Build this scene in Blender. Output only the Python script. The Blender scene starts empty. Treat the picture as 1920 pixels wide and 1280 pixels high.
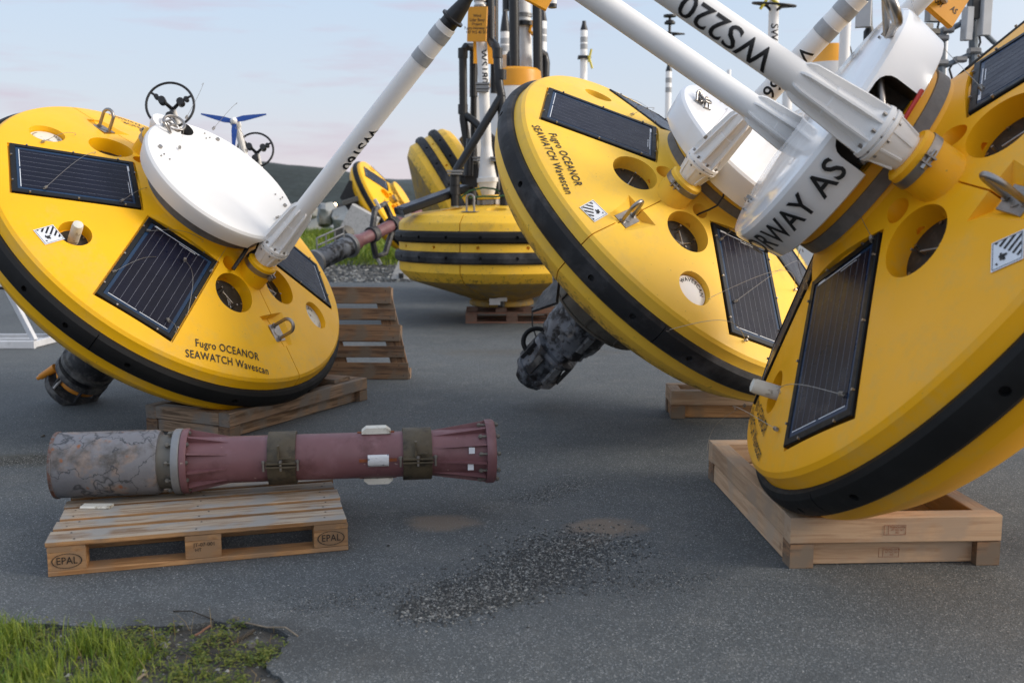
import bpy, bmesh, math, random
from mathutils import Vector, Matrix, noise
random.seed(7)
R = math.radians; PI = math.pi
S = bpy.context.scene
COL = S.collection
# ------------------------------------------------------------------ camera
F, HC, YH = 1900.0, 1.47, 391.0            # focal (px of a 1920 px wide picture), eye height, horizon row
PIT = math.atan((640 - YH) / F)
cd = bpy.data.cameras.new('camera'); cam = bpy.data.objects.new('camera', cd); COL.objects.link(cam)
cam.location = (0, 0, HC); cam.rotation_euler = (PI/2 - PIT, 0, 0)
cd.sensor_width = 36; cd.lens = 36 * F / 1920; cd.clip_end = 5000; cd.clip_start = .05
cd.dof.use_dof = True; cd.dof.focus_distance = 5.6; cd.dof.aperture_fstop = 2.8
S.camera = cam
# ------------------------------------------------------------------ light
W = bpy.data.worlds.new('World'); S.world = W; W.use_nodes = True
nt = W.node_tree; nt.nodes.clear()
def wn(t, **k):
    n = nt.nodes.new(t)
    for a, b in k.items(): setattr(n, a, b)
    return n
SUN_EL, SUN_AZ = 7.0, 100.0               # azimuth clockwise from +Y: low, right and behind the camera
sky = wn('ShaderNodeTexSky', sky_type='NISHITA', sun_disc=False)
sky.sun_elevation = R(SUN_EL); sky.sun_rotation = R(SUN_AZ); sky.air_density = 1.0; sky.dust_density = 1.2; sky.ozone_density = 1.5
tc = wn('ShaderNodeTexCoord'); sep = wn('ShaderNodeSeparateXYZ'); nt.links.new(tc.outputs['Generated'], sep.inputs[0])
# soft evening veil: pale blue above, rosy near the horizon, all the way round
rampv = wn('ShaderNodeValToRGB'); nt.links.new(sep.outputs['Z'], rampv.inputs[0])
cr = rampv.color_ramp; cr.elements[0].position = 0.0; cr.elements[0].color = (.43, .38, .42, 1)
cr.elements[1].position = 1.0; cr.elements[1].color = (.36, .43, .54, 1)
for p_, c_ in ((.04, (.41, .385, .435, 1)), (.10, (.37, .405, .47, 1)), (.20, (.33, .40, .50, 1)), (.45, (.36, .43, .55, 1))):
    e = cr.elements.new(p_); e.color = c_
mp = wn('ShaderNodeMapping'); mp.inputs['Scale'].default_value = (2.2, 2.2, 16)
nt.links.new(tc.outputs['Generated'], mp.inputs[0])
nz = wn('ShaderNodeTexNoise'); nz.inputs['Scale'].default_value = 2.6; nz.inputs['Detail'].default_value = 7; nz.inputs['Roughness'].default_value = .55
nt.links.new(mp.outputs[0], nz.inputs['Vector'])
cl = wn('ShaderNodeMapRange'); cl.inputs['From Min'].default_value = .53; cl.inputs['From Max'].default_value = .72
cl.inputs['To Max'].default_value = .75
nt.links.new(nz.outputs['Fac'], cl.inputs['Value'])
cm = wn('ShaderNodeMix', data_type='RGBA'); nt.links.new(cl.outputs[0], cm.inputs['Factor'])
nt.links.new(rampv.outputs[0], cm.inputs['A']); cm.inputs['B'].default_value = (.36, .30, .37, 1)
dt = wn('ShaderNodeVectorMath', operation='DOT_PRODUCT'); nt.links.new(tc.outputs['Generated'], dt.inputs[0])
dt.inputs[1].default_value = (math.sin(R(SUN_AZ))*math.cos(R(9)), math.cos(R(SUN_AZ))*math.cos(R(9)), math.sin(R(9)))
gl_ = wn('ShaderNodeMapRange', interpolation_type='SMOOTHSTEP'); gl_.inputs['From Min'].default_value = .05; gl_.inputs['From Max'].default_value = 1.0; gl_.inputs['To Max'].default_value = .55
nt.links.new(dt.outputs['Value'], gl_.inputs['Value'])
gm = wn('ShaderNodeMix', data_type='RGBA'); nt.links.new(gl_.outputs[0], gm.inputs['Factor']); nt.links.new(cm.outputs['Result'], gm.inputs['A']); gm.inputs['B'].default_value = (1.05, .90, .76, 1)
sk = wn('ShaderNodeVectorMath', operation='SCALE'); sk.inputs['Scale'].default_value = .07
nt.links.new(sky.outputs[0], sk.inputs[0])
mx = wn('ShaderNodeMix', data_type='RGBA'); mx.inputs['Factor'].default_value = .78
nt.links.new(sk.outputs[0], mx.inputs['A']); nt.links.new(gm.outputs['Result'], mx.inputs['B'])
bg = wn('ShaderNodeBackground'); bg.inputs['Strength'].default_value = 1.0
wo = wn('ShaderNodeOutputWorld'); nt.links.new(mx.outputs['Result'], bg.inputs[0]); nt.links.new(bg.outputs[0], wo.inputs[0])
sd = bpy.data.lights.new('sun', 'SUN'); sd.energy = 1.3; sd.angle = R(20); sd.color = (1, .93, .84)
sun = bpy.data.objects.new('sun', sd); COL.objects.link(sun)
SL_EL = 24
sdir = Vector((math.sin(R(SUN_AZ))*math.cos(R(SL_EL)), math.cos(R(SUN_AZ))*math.cos(R(SL_EL)), math.sin(R(SL_EL))))
sun.rotation_euler = sdir.to_track_quat('Z', 'Y').to_euler()
S.view_settings.view_transform = 'Standard'; S.view_settings.look = 'None'; S.view_settings.exposure = 1.07; S.view_settings.gamma = 1
S.render.engine = 'CYCLES'

# ------------------------------------------------------------------ helpers
def at(u, v, Y):                            # point seen at a pixel, at depth Y
    x = (u - 960) / F; w = (640 - v) / F; c, s = math.cos(PIT), math.sin(PIT)
    dy = c + w*s; dz = -s + w*c
    return Vector((x*Y/dy, Y, HC + dz*Y/dy))
def gd(u, v, z=0.0):                        # point of height z seen at a pixel
    x = (u - 960) / F; w = (640 - v) / F; c, s = math.cos(PIT), math.sin(PIT)
    dy = c + w*s; dz = -s + w*c; k = (z - HC)/dz
    return Vector((x*k, dy*k, z))
class MB:
    def __init__(s): s.v = []; s.f = []; s.m = []
    def add(s, vs, fs, m=0):
        o = len(s.v); s.v += [tuple(p) for p in vs]; s.f += [tuple(i+o for i in f) for f in fs]; s.m += [m]*len(fs); return s
    def box(s, c, d, M=None, m=0):
        x, y, z = d[0]/2, d[1]/2, d[2]/2; c = Vector(c)
        vs = [Vector((a*x, b*y, e*z)) for e in (-1, 1) for a, b in ((-1,-1),(1,-1),(1,1),(-1,1))]
        vs = [(M @ p if M else p) + c for p in vs]
        return s.add(vs, [(3,2,1,0),(4,5,6,7),(0,1,5,4),(1,2,6,5),(2,3,7,6),(3,0,4,7)], m)
    def cbox(s, c, d, b=.004, M=None, m=0):  # box with chamfered long edges (octagon section around its longest axis)
        ax = max(range(3), key=lambda i: d[i]); o = [i for i in range(3) if i != ax]
        a, e = d[o[0]]/2, d[o[1]]/2
        sec = [(a-b,-e),(a,-e+b),(a,e-b),(a-b,e),(-a+b,e),(-a,e-b),(-a,-e+b),(-a+b,-e)]
        vs = []
        for t in (-1, 1):
            for p, q in sec:
                w = [0,0,0]; w[ax] = t*d[ax]/2; w[o[0]] = p; w[o[1]] = q
                w = Vector(w); vs.append((M @ w if M else w) + Vector(c))
        fs = [(i, (i+1) % 8, (i+1) % 8+8, i+8) for i in range(8)]
        fl = ax == 1
        fs = [f[::-1] for f in fs] if fl else fs
        e0 = tuple(range(8)); e1 = tuple(range(8, 16))
        fs += [e0, e1[::-1]] if fl else [e0[::-1], e1]
        return s.add(vs, fs, m)
    def cyl(s, a, b, r0, r1=None, n=16, caps=True, m=0):
        a = Vector(a); b = Vector(b); r1 = r0 if r1 is None else r1
        q = (b-a).to_track_quat('Z', 'Y')
        vs = []
        for p, r in ((a, r0), (b, r1)):
            for i in range(n):
                t = 2*PI*i/n; vs.append(p + q @ Vector((r*math.cos(t), r*math.sin(t), 0)))
        fs = [(i, (i+1) % n, n+(i+1) % n, n+i) for i in range(n)]
        if caps: fs += [tuple(range(n))[::-1], tuple(range(n, 2*n))]
        return s.add(vs, fs, m)
    def rev(s, prof, n=32, M=None, m=0, a0=0, a1=2*PI, close=False):
        full = abs(a1-a0-2*PI) < 1e-6; nn = n if full else n+1; vs = []; fs = []
        for r, z in prof:
            for i in range(nn):
                t = a0+(a1-a0)*i/n; p = Vector((r*math.cos(t), r*math.sin(t), z)); vs.append(M @ p if M else p)
        L = len(prof)
        for j in range(L if close else L-1):
            k = (j+1) % L
            for i in range(n):
                i2 = (i+1) % nn; fs.append((j*nn+i, j*nn+i2, k*nn+i2, k*nn+i))
        if not close:
            if prof[0][0] > 1e-6 and full: fs.append(tuple(range(nn))[::-1])
            if prof[-1][0] > 1e-6 and full: fs.append(tuple(range((L-1)*nn, L*nn)))
        if not full:
            fs.append(tuple(j*nn for j in range(L))); fs.append(tuple(j*nn+nn-1 for j in range(L))[::-1])
        return s.add(vs, fs, m)
    def tube(s, pts, r, n=8, m=0, closed=False):
        pts = [Vector(p) for p in pts]; L = len(pts); vs = []; up = None
        for i, p in enumerate(pts):
            if closed: d = pts[(i+1) % L] - pts[i-1]
            else: d = pts[min(i+1, L-1)] - pts[max(i-1, 0)]
            d.normalize()
            if up is None: up = d.orthogonal().normalized()
            up = (up - d*up.dot(d)).normalized(); w = d.cross(up)
            rr = r[i] if isinstance(r, (list, tuple)) else r
            for k in range(n):
                t = 2*PI*k/n; vs.append(p + up*math.cos(t)*rr + w*math.sin(t)*rr)
        fs = []
        for i in range(L if closed else L-1):
            j = (i+1) % L
            for k in range(n): fs.append((i*n+k, i*n+(k+1) % n, j*n+(k+1) % n, j*n+k))
        if not closed: fs += [tuple(range(n))[::-1], tuple(range((L-1)*n, L*n))]
        return s.add(vs, fs, m)
    def ring(s, c, r, rr, n=32, M=None, m=0, k=8):
        M = M or Matrix.Identity(3)
        return s.tube([Vector(c)+M @ Vector((r*math.cos(2*PI*i/n), r*math.sin(2*PI*i/n), 0)) for i in range(n)], rr, k, m, True)
    def prism(s, poly, z0, z1, M=None, m=0):
        n = len(poly); vs = [Vector((x, y, z)) for z in (z0, z1) for x, y in poly]
        if M: vs = [M @ p for p in vs]
        return s.add(vs, [(i, (i+1) % n, n+(i+1) % n, n+i) for i in range(n)] + [tuple(range(n))[::-1], tuple(range(n, 2*n))], m)
    def mesh(s, name, mats, ang=35):
        me = bpy.data.meshes.new(name); me.from_pydata(s.v, [], s.f)
        for a in (mats if isinstance(mats, (list, tuple)) else [mats]): me.materials.append(a)
        me.polygons.foreach_set('material_index', s.m); me.update()
        if ang is not None:
            me.polygons.foreach_set('use_smooth', [True]*len(me.polygons)); me.set_sharp_from_angle(angle=R(ang))
        return me
    def build(s, name, mats, parent=None, ang=35, stuff=False, **k):
        o = link(name, s.mesh(name, mats, ang), parent, **k)
        if stuff or name in ('bolt', 'busbar', 'print_mark', 'hatch_fitting', 'hatch_print', 'hazard_print', 'clamp_ring'): o['kind'] = 'stuff'
        return o
def link(name, me, parent=None, label=None, loc=None):
    o = bpy.data.objects.new(name, me); COL.objects.link(o)
    if parent: o.parent = parent
    if label: o['label'] = label
    if loc: o.location = loc
    return o
def tag(o, label=None, cat=None, group=None, kind=None):
    if label: o['label'] = label
    if cat: o['category'] = cat
    if group: o['group'] = group
    if kind: o['kind'] = kind
    return o
def thing(name, label, cat, M=None, group=None):
    o = bpy.data.objects.new(name, None); COL.objects.link(o); o.empty_display_size = .1
    if M is not None: o.matrix_world = M
    return tag(o, label, cat, group)
def RT(Rm, t=(0, 0, 0)):
    M = Matrix(Rm).to_4x4(); M.translation = Vector(t); return M
def boolean(base_me, cut_me):
    a = bpy.data.objects.new('tmp_base', base_me); b = bpy.data.objects.new('tmp_cut', cut_me)
    COL.objects.link(a); COL.objects.link(b)
    md = a.modifiers.new('b', 'BOOLEAN'); md.operation = 'DIFFERENCE'; md.object = b; md.solver = 'EXACT'; md.use_self = True
    try: md.material_mode = 'TRANSFER'
    except Exception: pass
    dg = bpy.context.evaluated_depsgraph_get(); dg.update()
    me = bpy.data.meshes.new_from_object(a.evaluated_get(dg))
    bpy.data.objects.remove(a); bpy.data.objects.remove(b)
    bm = bmesh.new(); bm.from_mesh(me); bmesh.ops.triangulate(bm, faces=[f for f in bm.faces if len(f.verts) > 4]); bm.to_mesh(me); bm.free()
    me.polygons.foreach_set('use_smooth', [True]*len(me.polygons)); me.set_sharp_from_angle(angle=R(22))
    return me
def text_mesh(body, size, bold=.0, space=1.0, cuts=0, sx=1.0):
    cu = bpy.data.curves.new('t', 'FONT'); cu.body = body; cu.size = size; cu.align_x = 'CENTER'; cu.align_y = 'CENTER'
    cu.offset = bold*size; cu.space_character = space; cu.resolution_u = 3; cu.space_line = .95
    o = bpy.data.objects.new('t', cu); COL.objects.link(o)
    dg = bpy.context.evaluated_depsgraph_get(); dg.update()
    me = bpy.data.meshes.new_from_object(o.evaluated_get(dg)); bpy.data.objects.remove(o); bpy.data.curves.remove(cu)
    bm = bmesh.new(); bm.from_mesh(me)
    for v in bm.verts: v.co.x *= sx
    if cuts:
        for ax in (0, 1):
            lo = min(v.co[ax] for v in bm.verts); hi = max(v.co[ax] for v in bm.verts)
            k = lo+cuts
            while k < hi:
                n = Vector((0, 0, 0)); n[ax] = 1; c = Vector((0, 0, 0)); c[ax] = k
                bmesh.ops.bisect_plane(bm, geom=bm.verts[:]+bm.edges[:]+bm.faces[:], plane_co=c, plane_no=n); k += cuts
    bm.to_mesh(me); bm.free(); return me
def put_text(name, body, size, fn, mat, parent, bold=.01, space=1.0, cuts=0, sx=1.0, label=None):
    me = text_mesh(body, size, bold, space, cuts, sx); me.name = name
    for v in me.vertices: v.co = fn(v.co.x, v.co.y)
    me.materials.clear(); me.materials.append(mat); me.update()
    return link(name, me, parent, label)

# ------------------------------------------------------------------ materials
def material(name, col, rough=.5, metal=0, var=.12, scale=6, col2=None, mixr=(.55, .7), bump=0, bscale=60, coat=0, dirt=None, dscale=4, dr=(.55, .75), fine=None, stretch=None, spec=.5, rim=None, veins=None):
    m = bpy.data.materials.new(name); m.use_nodes = True; t = m.node_tree; N = t.nodes; b = N['Principled BSDF']
    b.inputs['Roughness'].default_value = rough; b.inputs['Metallic'].default_value = metal; b.inputs['Coat Weight'].default_value = coat
    b.inputs['Specular IOR Level'].default_value = spec
    co = N.new('ShaderNodeTexCoord'); vec = co.outputs['Object']
    if stretch:
        mp = N.new('ShaderNodeMapping'); mp.inputs['Scale'].default_value = stretch; t.links.new(vec, mp.inputs[0]); vec = mp.outputs[0]
    def nz(sc, det=5, rg=.55):
        n = N.new('ShaderNodeTexNoise'); n.inputs['Scale'].default_value = sc; n.inputs['Detail'].default_value = det; n.inputs['Roughness'].default_value = rg
        t.links.new(vec, n.inputs['Vector']); return n.outputs['Fac']
    def mr(src, a, c, lo=0, hi=1):
        n = N.new('ShaderNodeMapRange'); n.inputs['From Min'].default_value = a; n.inputs['From Max'].default_value = c
        n.inputs['To Min'].default_value = lo; n.inputs['To Max'].default_value = hi; t.links.new(src, n.inputs['Value']); return n.outputs[0]
    def mix(fac, A, B, mode='MIX'):
        n = N.new('ShaderNodeMix'); n.data_type = 'RGBA'; n.blend_type = mode
        for s_, v_ in (('Factor', fac), ('A', A), ('B', B)):
            if isinstance(v_, (tuple, float, int)): n.inputs[s_].default_value = v_ if not isinstance(v_, tuple) else (*v_[:3], 1)
            else: t.links.new(v_, n.inputs[s_])
        return n.outputs['Result']
    c = tuple(col)
    dk = tuple(x*(1-var) for x in c); lt = tuple(min(1, x*(1+var)) for x in c)
    out = mix(mr(nz(scale), .3, .7), dk, lt)
    if col2: out = mix(mr(nz(scale*1.7, 6, .6), *mixr), out, tuple(col2))
    if dirt: out = mix(mr(nz(dscale, 9, .68), *dr), out, tuple(dirt))
    if fine: out = mix(mr(nz(fine[0], 2, .5), fine[1], fine[2]), out, tuple(fine[3]))
    if veins:
        for sc_, wd in ((3.2, .012), (7.5, .014)):
            q = nz(sc_, 4, .5); a1 = mr(q, .5-wd, .5, 0, 1); a2 = mr(q, .5, .5+wd, 1, 0)
            mm = N.new('ShaderNodeMath'); mm.operation = 'MULTIPLY'; t.links.new(a1, mm.inputs[0]); t.links.new(a2, mm.inputs[1])
            out = mix(mm.outputs[0], out, veins)
    if rim:                                  # scuffs and splash dirt on the lower wall of the hull
        sp = N.new('ShaderNodeSeparateXYZ'); t.links.new(co.outputs['Object'], sp.inputs[0])
        zf = mr(sp.outputs[2], rim[0], rim[1], .0, .32); ad = N.new('ShaderNodeMath'); ad.operation = 'ADD'; t.links.new(zf, ad.inputs[0]); t.links.new(nz(14, 10, .75), ad.inputs[1])
        out = mix(mr(ad.outputs[0], .78, .86, 0, .75), out, (.20, .12, .03))
        ad2 = N.new('ShaderNodeMath'); ad2.operation = 'ADD'; t.links.new(zf, ad2.inputs[0]); t.links.new(nz(38, 6, .7), ad2.inputs[1])
        out = mix(mr(ad2.outputs[0], .92, .96, 0, .8), out, (.05, .035, .02))
        out = mix(mr(nz(2.5, 10, .78), .52, .72, 0, .50), out, (.66, .44, .13))
    t.links.new(out, b.inputs['Base Color'])
    t.links.new(mr(nz(scale*3, 5, .6), .3, .7, max(0, rough-.08), min(1, rough+.1)), b.inputs['Roughness'])
    if bump:
        bp = N.new('ShaderNodeBump'); bp.inputs['Strength'].default_value = bump; bp.inputs['Distance'].default_value = .004
        t.links.new(nz(bscale, 6, .6), bp.inputs['Height']); t.links.new(bp.outputs[0], b.inputs['Normal'])
    return m
M = {}
YD = (.28, .15, .03)
M['yellowA'] = material('hull_yellow_deep', (.97, .505, .004), .42, spec=.35, var=.06, scale=1.6, bump=.12, bscale=40, dirt=(.55, .28, .02), dscale=2.2, dr=(.66, .95), fine=(55, .74, .78, (.40, .22, .04)), rim=(.0, -.25))
M['yellowB'] = material('hull_yellow_faded', (.95, .575, .055), .46, spec=.35, var=.06, scale=1.6, bump=.12, bscale=40, dirt=(.55, .32, .05), dscale=2.2, dr=(.62, .92), fine=(55, .74, .78, (.40, .22, .04)), rim=(.0, -.25))
M['yellowC'] = material('hull_yellow_warm', (.95, .445, .006), .40, spec=.35, var=.05, scale=1.6, bump=.12, bscale=40, dirt=(.6, .28, .02), dscale=2, dr=(.66, .95), fine=(60, .76, .80, (.5, .28, .04)), rim=(-.05, -.45))
M['yellowD'] = material('hull_yellow_old', (.88, .52, .035), .5, spec=.35, var=.08, scale=2, bump=.12, bscale=40, dirt=(.40, .25, .06), dscale=3, dr=(.55, .85), fine=(40, .66, .74, (.25, .15, .05)), rim=(.85, .55))
M['slime'] = material('hull_bottom_fouled', (.36, .22, .04), .75, var=.2, scale=5, col2=(.14, .11, .06), dirt=(.2, .17, .11), dscale=9, dr=(.45, .7), bump=.5, bscale=90)
M['amber'] = material('amber_plastic', (.72, .31, .010), .4, var=.06, scale=3)
M['rubber'] = material('black_rubber', (.010, .010, .010), .6, spec=.25, var=.25, scale=4, dirt=(.022, .022, .023), dscale=3, dr=(.5, .85), bump=.2, bscale=60)
M['rubber_worn'] = material('worn_rubber', (.018, .019, .021), .6, spec=.25, var=.25, scale=4, dirt=(.085, .085, .09), dscale=3.5, dr=(.45, .75), bump=.2, bscale=60)
M['black'] = material('black_paint', (.012, .012, .013), .38, var=.2, scale=6, dirt=(.05, .05, .05), dscale=12, dr=(.6, .8))
M['pipe'] = material('black_pipe', (.010, .010, .011), .33, var=.2, scale=6)
M['ink'] = material('black_lettering', (.006, .006, .007), .5, var=.1)
M['white'] = material('white_paint', (.83, .82, .80), .48, var=.02, scale=3, dirt=(.58, .56, .52), dscale=5, dr=(.68, .95), spec=.35)
M['whiteg'] = material('white_gloss_fibreglass', (.82, .82, .82), .14, var=.02, scale=3, coat=.4, dirt=(.6, .6, .6), dscale=5, dr=(.7, .95))
M['dwhite'] = material('dirty_white', (.70, .68, .60), .6, var=.1, scale=9, dirt=(.22, .17, .10), dscale=22, dr=(.55, .68))
M['tape'] = material('grey_tape', (.36, .37, .38), .35, var=.1, scale=30)
M['steel'] = material('stainless_steel', (.34, .32, .30), .38, metal=1, var=.15, scale=14, dirt=(.25, .18, .12), dscale=14, dr=(.55, .8))
M['galv'] = material('grey_metal', (.28, .28, .28), .5, metal=.5, var=.15, scale=9)
M['strap'] = material('grey_strap', (.17, .16, .15), .6, var=.15, scale=25)
M['panelframe'] = material('panel_frame_black', (.007, .008, .009), .45, spec=.25, var=.2, scale=10)
M['cell'] = material('solar_cell', (.006, .007, .018), .30, var=.3, scale=2.5, spec=.18)
M['cellrim'] = material('solar_backsheet_blue', (.010, .035, .085), .3, var=.1, spec=.3)
M['busbar'] = material('busbar_silver', (.16, .17, .21), .5, var=.1)
M['printw'] = material('white_print', (.75, .78, .82), .4, var=.05)
M['hatch'] = material('black_hatch', (.018, .016, .014), .5, var=.25, scale=12, dirt=(.09, .07, .05), dscale=20, dr=(.55, .8))
M['dark'] = material('dark_interior', (.020, .019, .018), .7, var=.3, scale=9)
M['keel'] = material('keel_black', (.026, .026, .029), .6, var=.3, scale=10, dirt=(.15, .145, .135), dscale=7, dr=(.48, .66), bump=.6, bscale=45)
M['keelgrey'] = material('keel_scuffed', (.17, .185, .21), .6, var=.3, scale=6, dirt=(.020, .020, .022), dscale=7, dr=(.46, .56), col2=(.28, .26, .24), mixr=(.58, .68), bump=.6, bscale=40)
M['anode'] = material('zinc_anode', (.46, .46, .45), .6, var=.15, scale=40, dirt=(.20, .20, .20), dscale=30, dr=(.5, .7), bump=.6, bscale=70)
M['anodegrey'] = material('scuffed_anode', (.20, .21, .22), .6, var=.25, scale=20, dirt=(.06, .06, .065), dscale=16, dr=(.5, .62), bump=.6, bscale=70)
M['plate'] = material('grey_plate', (.15, .14, .12), .55, metal=.3, var=.15, scale=7, dirt=(.05, .045, .04), dscale=8, dr=(.55, .75))
M['pink'] = material('primer_pink', (.19, .085, .092), .48, var=.12, scale=5, dirt=(.10, .036, .036), dscale=6, dr=(.52, .72), col2=(.25, .13, .145), mixr=(.55, .8), fine=(30, .72, .76, (.45, .33, .28)))
M['bronze'] = material('brown_clamp', (.085, .066, .038), .6, var=.2, scale=12, dirt=(.02, .017, .012), dscale=14, dr=(.5, .68), bump=.5, bscale=60)
M['rimrust'] = material('rim_rust', (.12, .05, .03), .8, var=.4, scale=30, dirt=(.13, .13, .14), dscale=25, dr=(.45, .6))
M['rust'] = material('rust', (.24, .07, .025), .8, var=.3, scale=20)
M['scabby'] = material('peeling_grey_paint', (.185, .185, .20), .52, veins=(.045, .048, .055), var=.25, scale=5, col2=(.26, .205, .175), mixr=(.52, .62), dirt=(.075, .068, .062), dscale=5, dr=(.52, .66), fine=(14, .64, .69, (.26, .10, .045)), bump=.5, bscale=30)
M['orangep'] = material('orange_fitting', (.70, .26, .02), .45, var=.1)
M['red'] = material('red_cable', (.45, .03, .02), .45, var=.1)
M['green'] = material('green_rope', (.03, .09, .04), .8, var=.3)
M['blue'] = material('blue_blade', (.01, .06, .30), .35, var=.1)
M['yellowtie'] = material('yellow_strap', (.62, .52, .06), .5, var=.1)
M['wire'] = material('thin_wire', (.34, .31, .27), .35, metal=.7, var=.1)
M['alu'] = material('aluminium_white', (.62, .63, .65), .45, var=.08, scale=8, dirt=(.3, .3, .3), dscale=10, dr=(.6, .85))
M['radio'] = material('grey_radio_plastic', (.48, .49, .50), .5, var=.08)
M['galvpipe'] = material('galvanised_pipe', (.17, .20, .23), .5, metal=.4, var=.2, scale=20)
M['tagwhite'] = material('chipped_white', (.66, .67, .68), .6, var=.06, scale=30, dirt=(.10, .13, .18), dscale=30, dr=(.56, .62), bump=.8, bscale=60)
M['stonegrey'] = material('small_stone', (.15, .15, .145), .85, var=.3, scale=30, dirt=(.07, .065, .055), dscale=50, dr=(.45, .6), bump=.6, bscale=80)
M['rockm'] = material('rock', (.27, .29, .30), .85, var=.3, scale=1.2, col2=(.42, .38, .32), mixr=(.5, .65), dirt=(.06, .065, .06), dscale=2.5, dr=(.5, .7), bump=1, bscale=8)
def wood(name, a, b, g):
    m = bpy.data.materials.new(name); m.use_nodes = True; t = m.node_tree; N = t.nodes; p = N['Principled BSDF']
    co = N.new('ShaderNodeTexCoord'); oi = N.new('ShaderNodeObjectInfo')
    sc = N.new('ShaderNodeMapping'); sc.inputs['Scale'].default_value = (1.8, 34, 34); t.links.new(co.outputs['UV'], sc.inputs[0])
    ad = N.new('ShaderNodeVectorMath'); ad.operation = 'MULTIPLY_ADD'; ad.inputs[1].default_value = (37, 91, 53)
    cmb = N.new('ShaderNodeCombineXYZ')
    for i in range(3): t.links.new(oi.outputs['Random'], cmb.inputs[i])
    t.links.new(cmb.outputs[0], ad.inputs[0]); t.links.new(sc.outputs[0], ad.inputs[2])
    n1 = N.new('ShaderNodeTexNoise'); n1.inputs['Scale'].default_value = 1.3; n1.inputs['Detail'].default_value = 8; n1.inputs['Roughness'].default_value = .62; n1.inputs['Distortion'].default_value = .8
    t.links.new(ad.outputs[0], n1.inputs['Vector'])
    n2 = N.new('ShaderNodeTexNoise'); n2.inputs['Scale'].default_value = 6; n2.inputs['Detail'].default_value = 6; t.links.new(co.outputs['Object'], n2.inputs['Vector'])
    r1 = N.new('ShaderNodeValToRGB'); t.links.new(n1.outputs['Fac'], r1.inputs[0])
    r1.color_ramp.elements[0].position = .40; r1.color_ramp.elements[0].color = (*b, 1)
    r1.color_ramp.elements[1].position = .56; r1.color_ramp.elements[1].color = (*a, 1)
    mr = N.new('ShaderNodeMapRange'); mr.inputs['From Min'].default_value = .48; mr.inputs['From Max'].default_value = .62; t.links.new(n2.outputs['Fac'], mr.inputs['Value'])
    mx = N.new('ShaderNodeMix'); mx.data_type = 'RGBA'; t.links.new(mr.outputs[0], mx.inputs['Factor']); t.links.new(r1.outputs[0], mx.inputs['A']); mx.inputs['B'].default_value = (*g, 1)
    hv = N.new('ShaderNodeHueSaturation'); t.links.new(mx.outputs['Result'], hv.inputs['Color'])
    mv = N.new('ShaderNodeMapRange'); mv.inputs['To Min'].default_value = .75; mv.inputs['To Max'].default_value = 1.2; t.links.new(oi.outputs['Random'], mv.inputs['Value']); t.links.new(mv.outputs[0], hv.inputs['Value'])
    # knots
    vo = N.new('ShaderNodeTexVoronoi'); vo.inputs['Scale'].default_value = 3.2; t.links.new(co.outputs['Object'], vo.inputs['Vector'])
    kr = N.new('ShaderNodeMapRange'); kr.inputs['From Min'].default_value = .03; kr.inputs['From Max'].default_value = .075; kr.inputs['To Min'].default_value = .75; kr.inputs['To Max'].default_value = 0; t.links.new(vo.outputs['Distance'], kr.inputs['Value'])
    mk = N.new('ShaderNodeMix'); mk.data_type = 'RGBA'; t.links.new(kr.outputs[0], mk.inputs['Factor']); t.links.new(hv.outputs[0], mk.inputs['A']); mk.inputs['B'].default_value = (.09, .045, .02, 1)
    t.links.new(mk.outputs['Result'], p.inputs['Base Color']); p.inputs['Roughness'].default_value = .75
    bp = N.new('ShaderNodeBump'); bp.inputs['Strength'].default_value = .35; bp.inputs['Distance'].default_value = .003; t.links.new(n1.outputs['Fac'], bp.inputs['Height']); t.links.new(bp.outputs[0], p.inputs['Normal'])
    return m
M['wood'] = wood('pallet_wood', (.42, .25, .12), (.20, .10, .04), (.27, .22, .17))
M['woodtop'] = wood('weathered_deck_board', (.42, .34, .25), (.22, .14, .08), (.30, .28, .25))
M['woodblock'] = wood('pallet_block_wood', (.46, .25, .105), (.26, .125, .045), (.28, .17, .09))
M['woodold'] = wood('old_grey_timber', (.30, .20, .125), (.11, .068, .038), (.19, .165, .14))
M['wooddark'] = wood('dark_pallet_wood', (.24, .135, .070), (.10, .055, .030), (.16, .12, .085))
M['woodnew'] = wood('pale_new_timber', (.56, .38, .235), (.42, .26, .15), (.44, .32, .22))
M['woodred'] = wood('reddish_pallet_wood', (.22, .105, .07), (.11, .055, .04), (.16, .10, .075))

def board(name, mat, parent, L, Wd, H, Mx, b=.003, side=None, **k):
    """one plank, length along x, with UV in metres so the grain follows it"""
    mb = MB(); mb.cbox((0, 0, 0), (L, Wd, H), b)
    if L < max(Wd, H): mb = MB(); mb.box((0, 0, 0), (L, Wd, H))
    me = mb.mesh(name, [mat, side or mat], None); uv = me.uv_layers.new()
    off = random.random()*10
    for p in me.polygons:
        n = p.normal; p.material_index = 0 if n.z > .5 else 1
        for li in p.loop_indices:
            co = me.vertices[me.loops[li].vertex_index].co
            if abs(n.x) > .8: uv.data[li].uv = (co.y*6+off, co.z)
            elif abs(n.z) > abs(n.y): uv.data[li].uv = (co.x+off, co.y)
            else: uv.data[li].uv = (co.x+off, co.z+.3)
    for v in me.vertices:                                # tiny irregularity
        v.co.y += random.uniform(-1, 1)*.0012; v.co.z += random.uniform(-1, 1)*.0012
    o = link(name, me, parent, **k); o.matrix_local = Mx; return o

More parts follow.
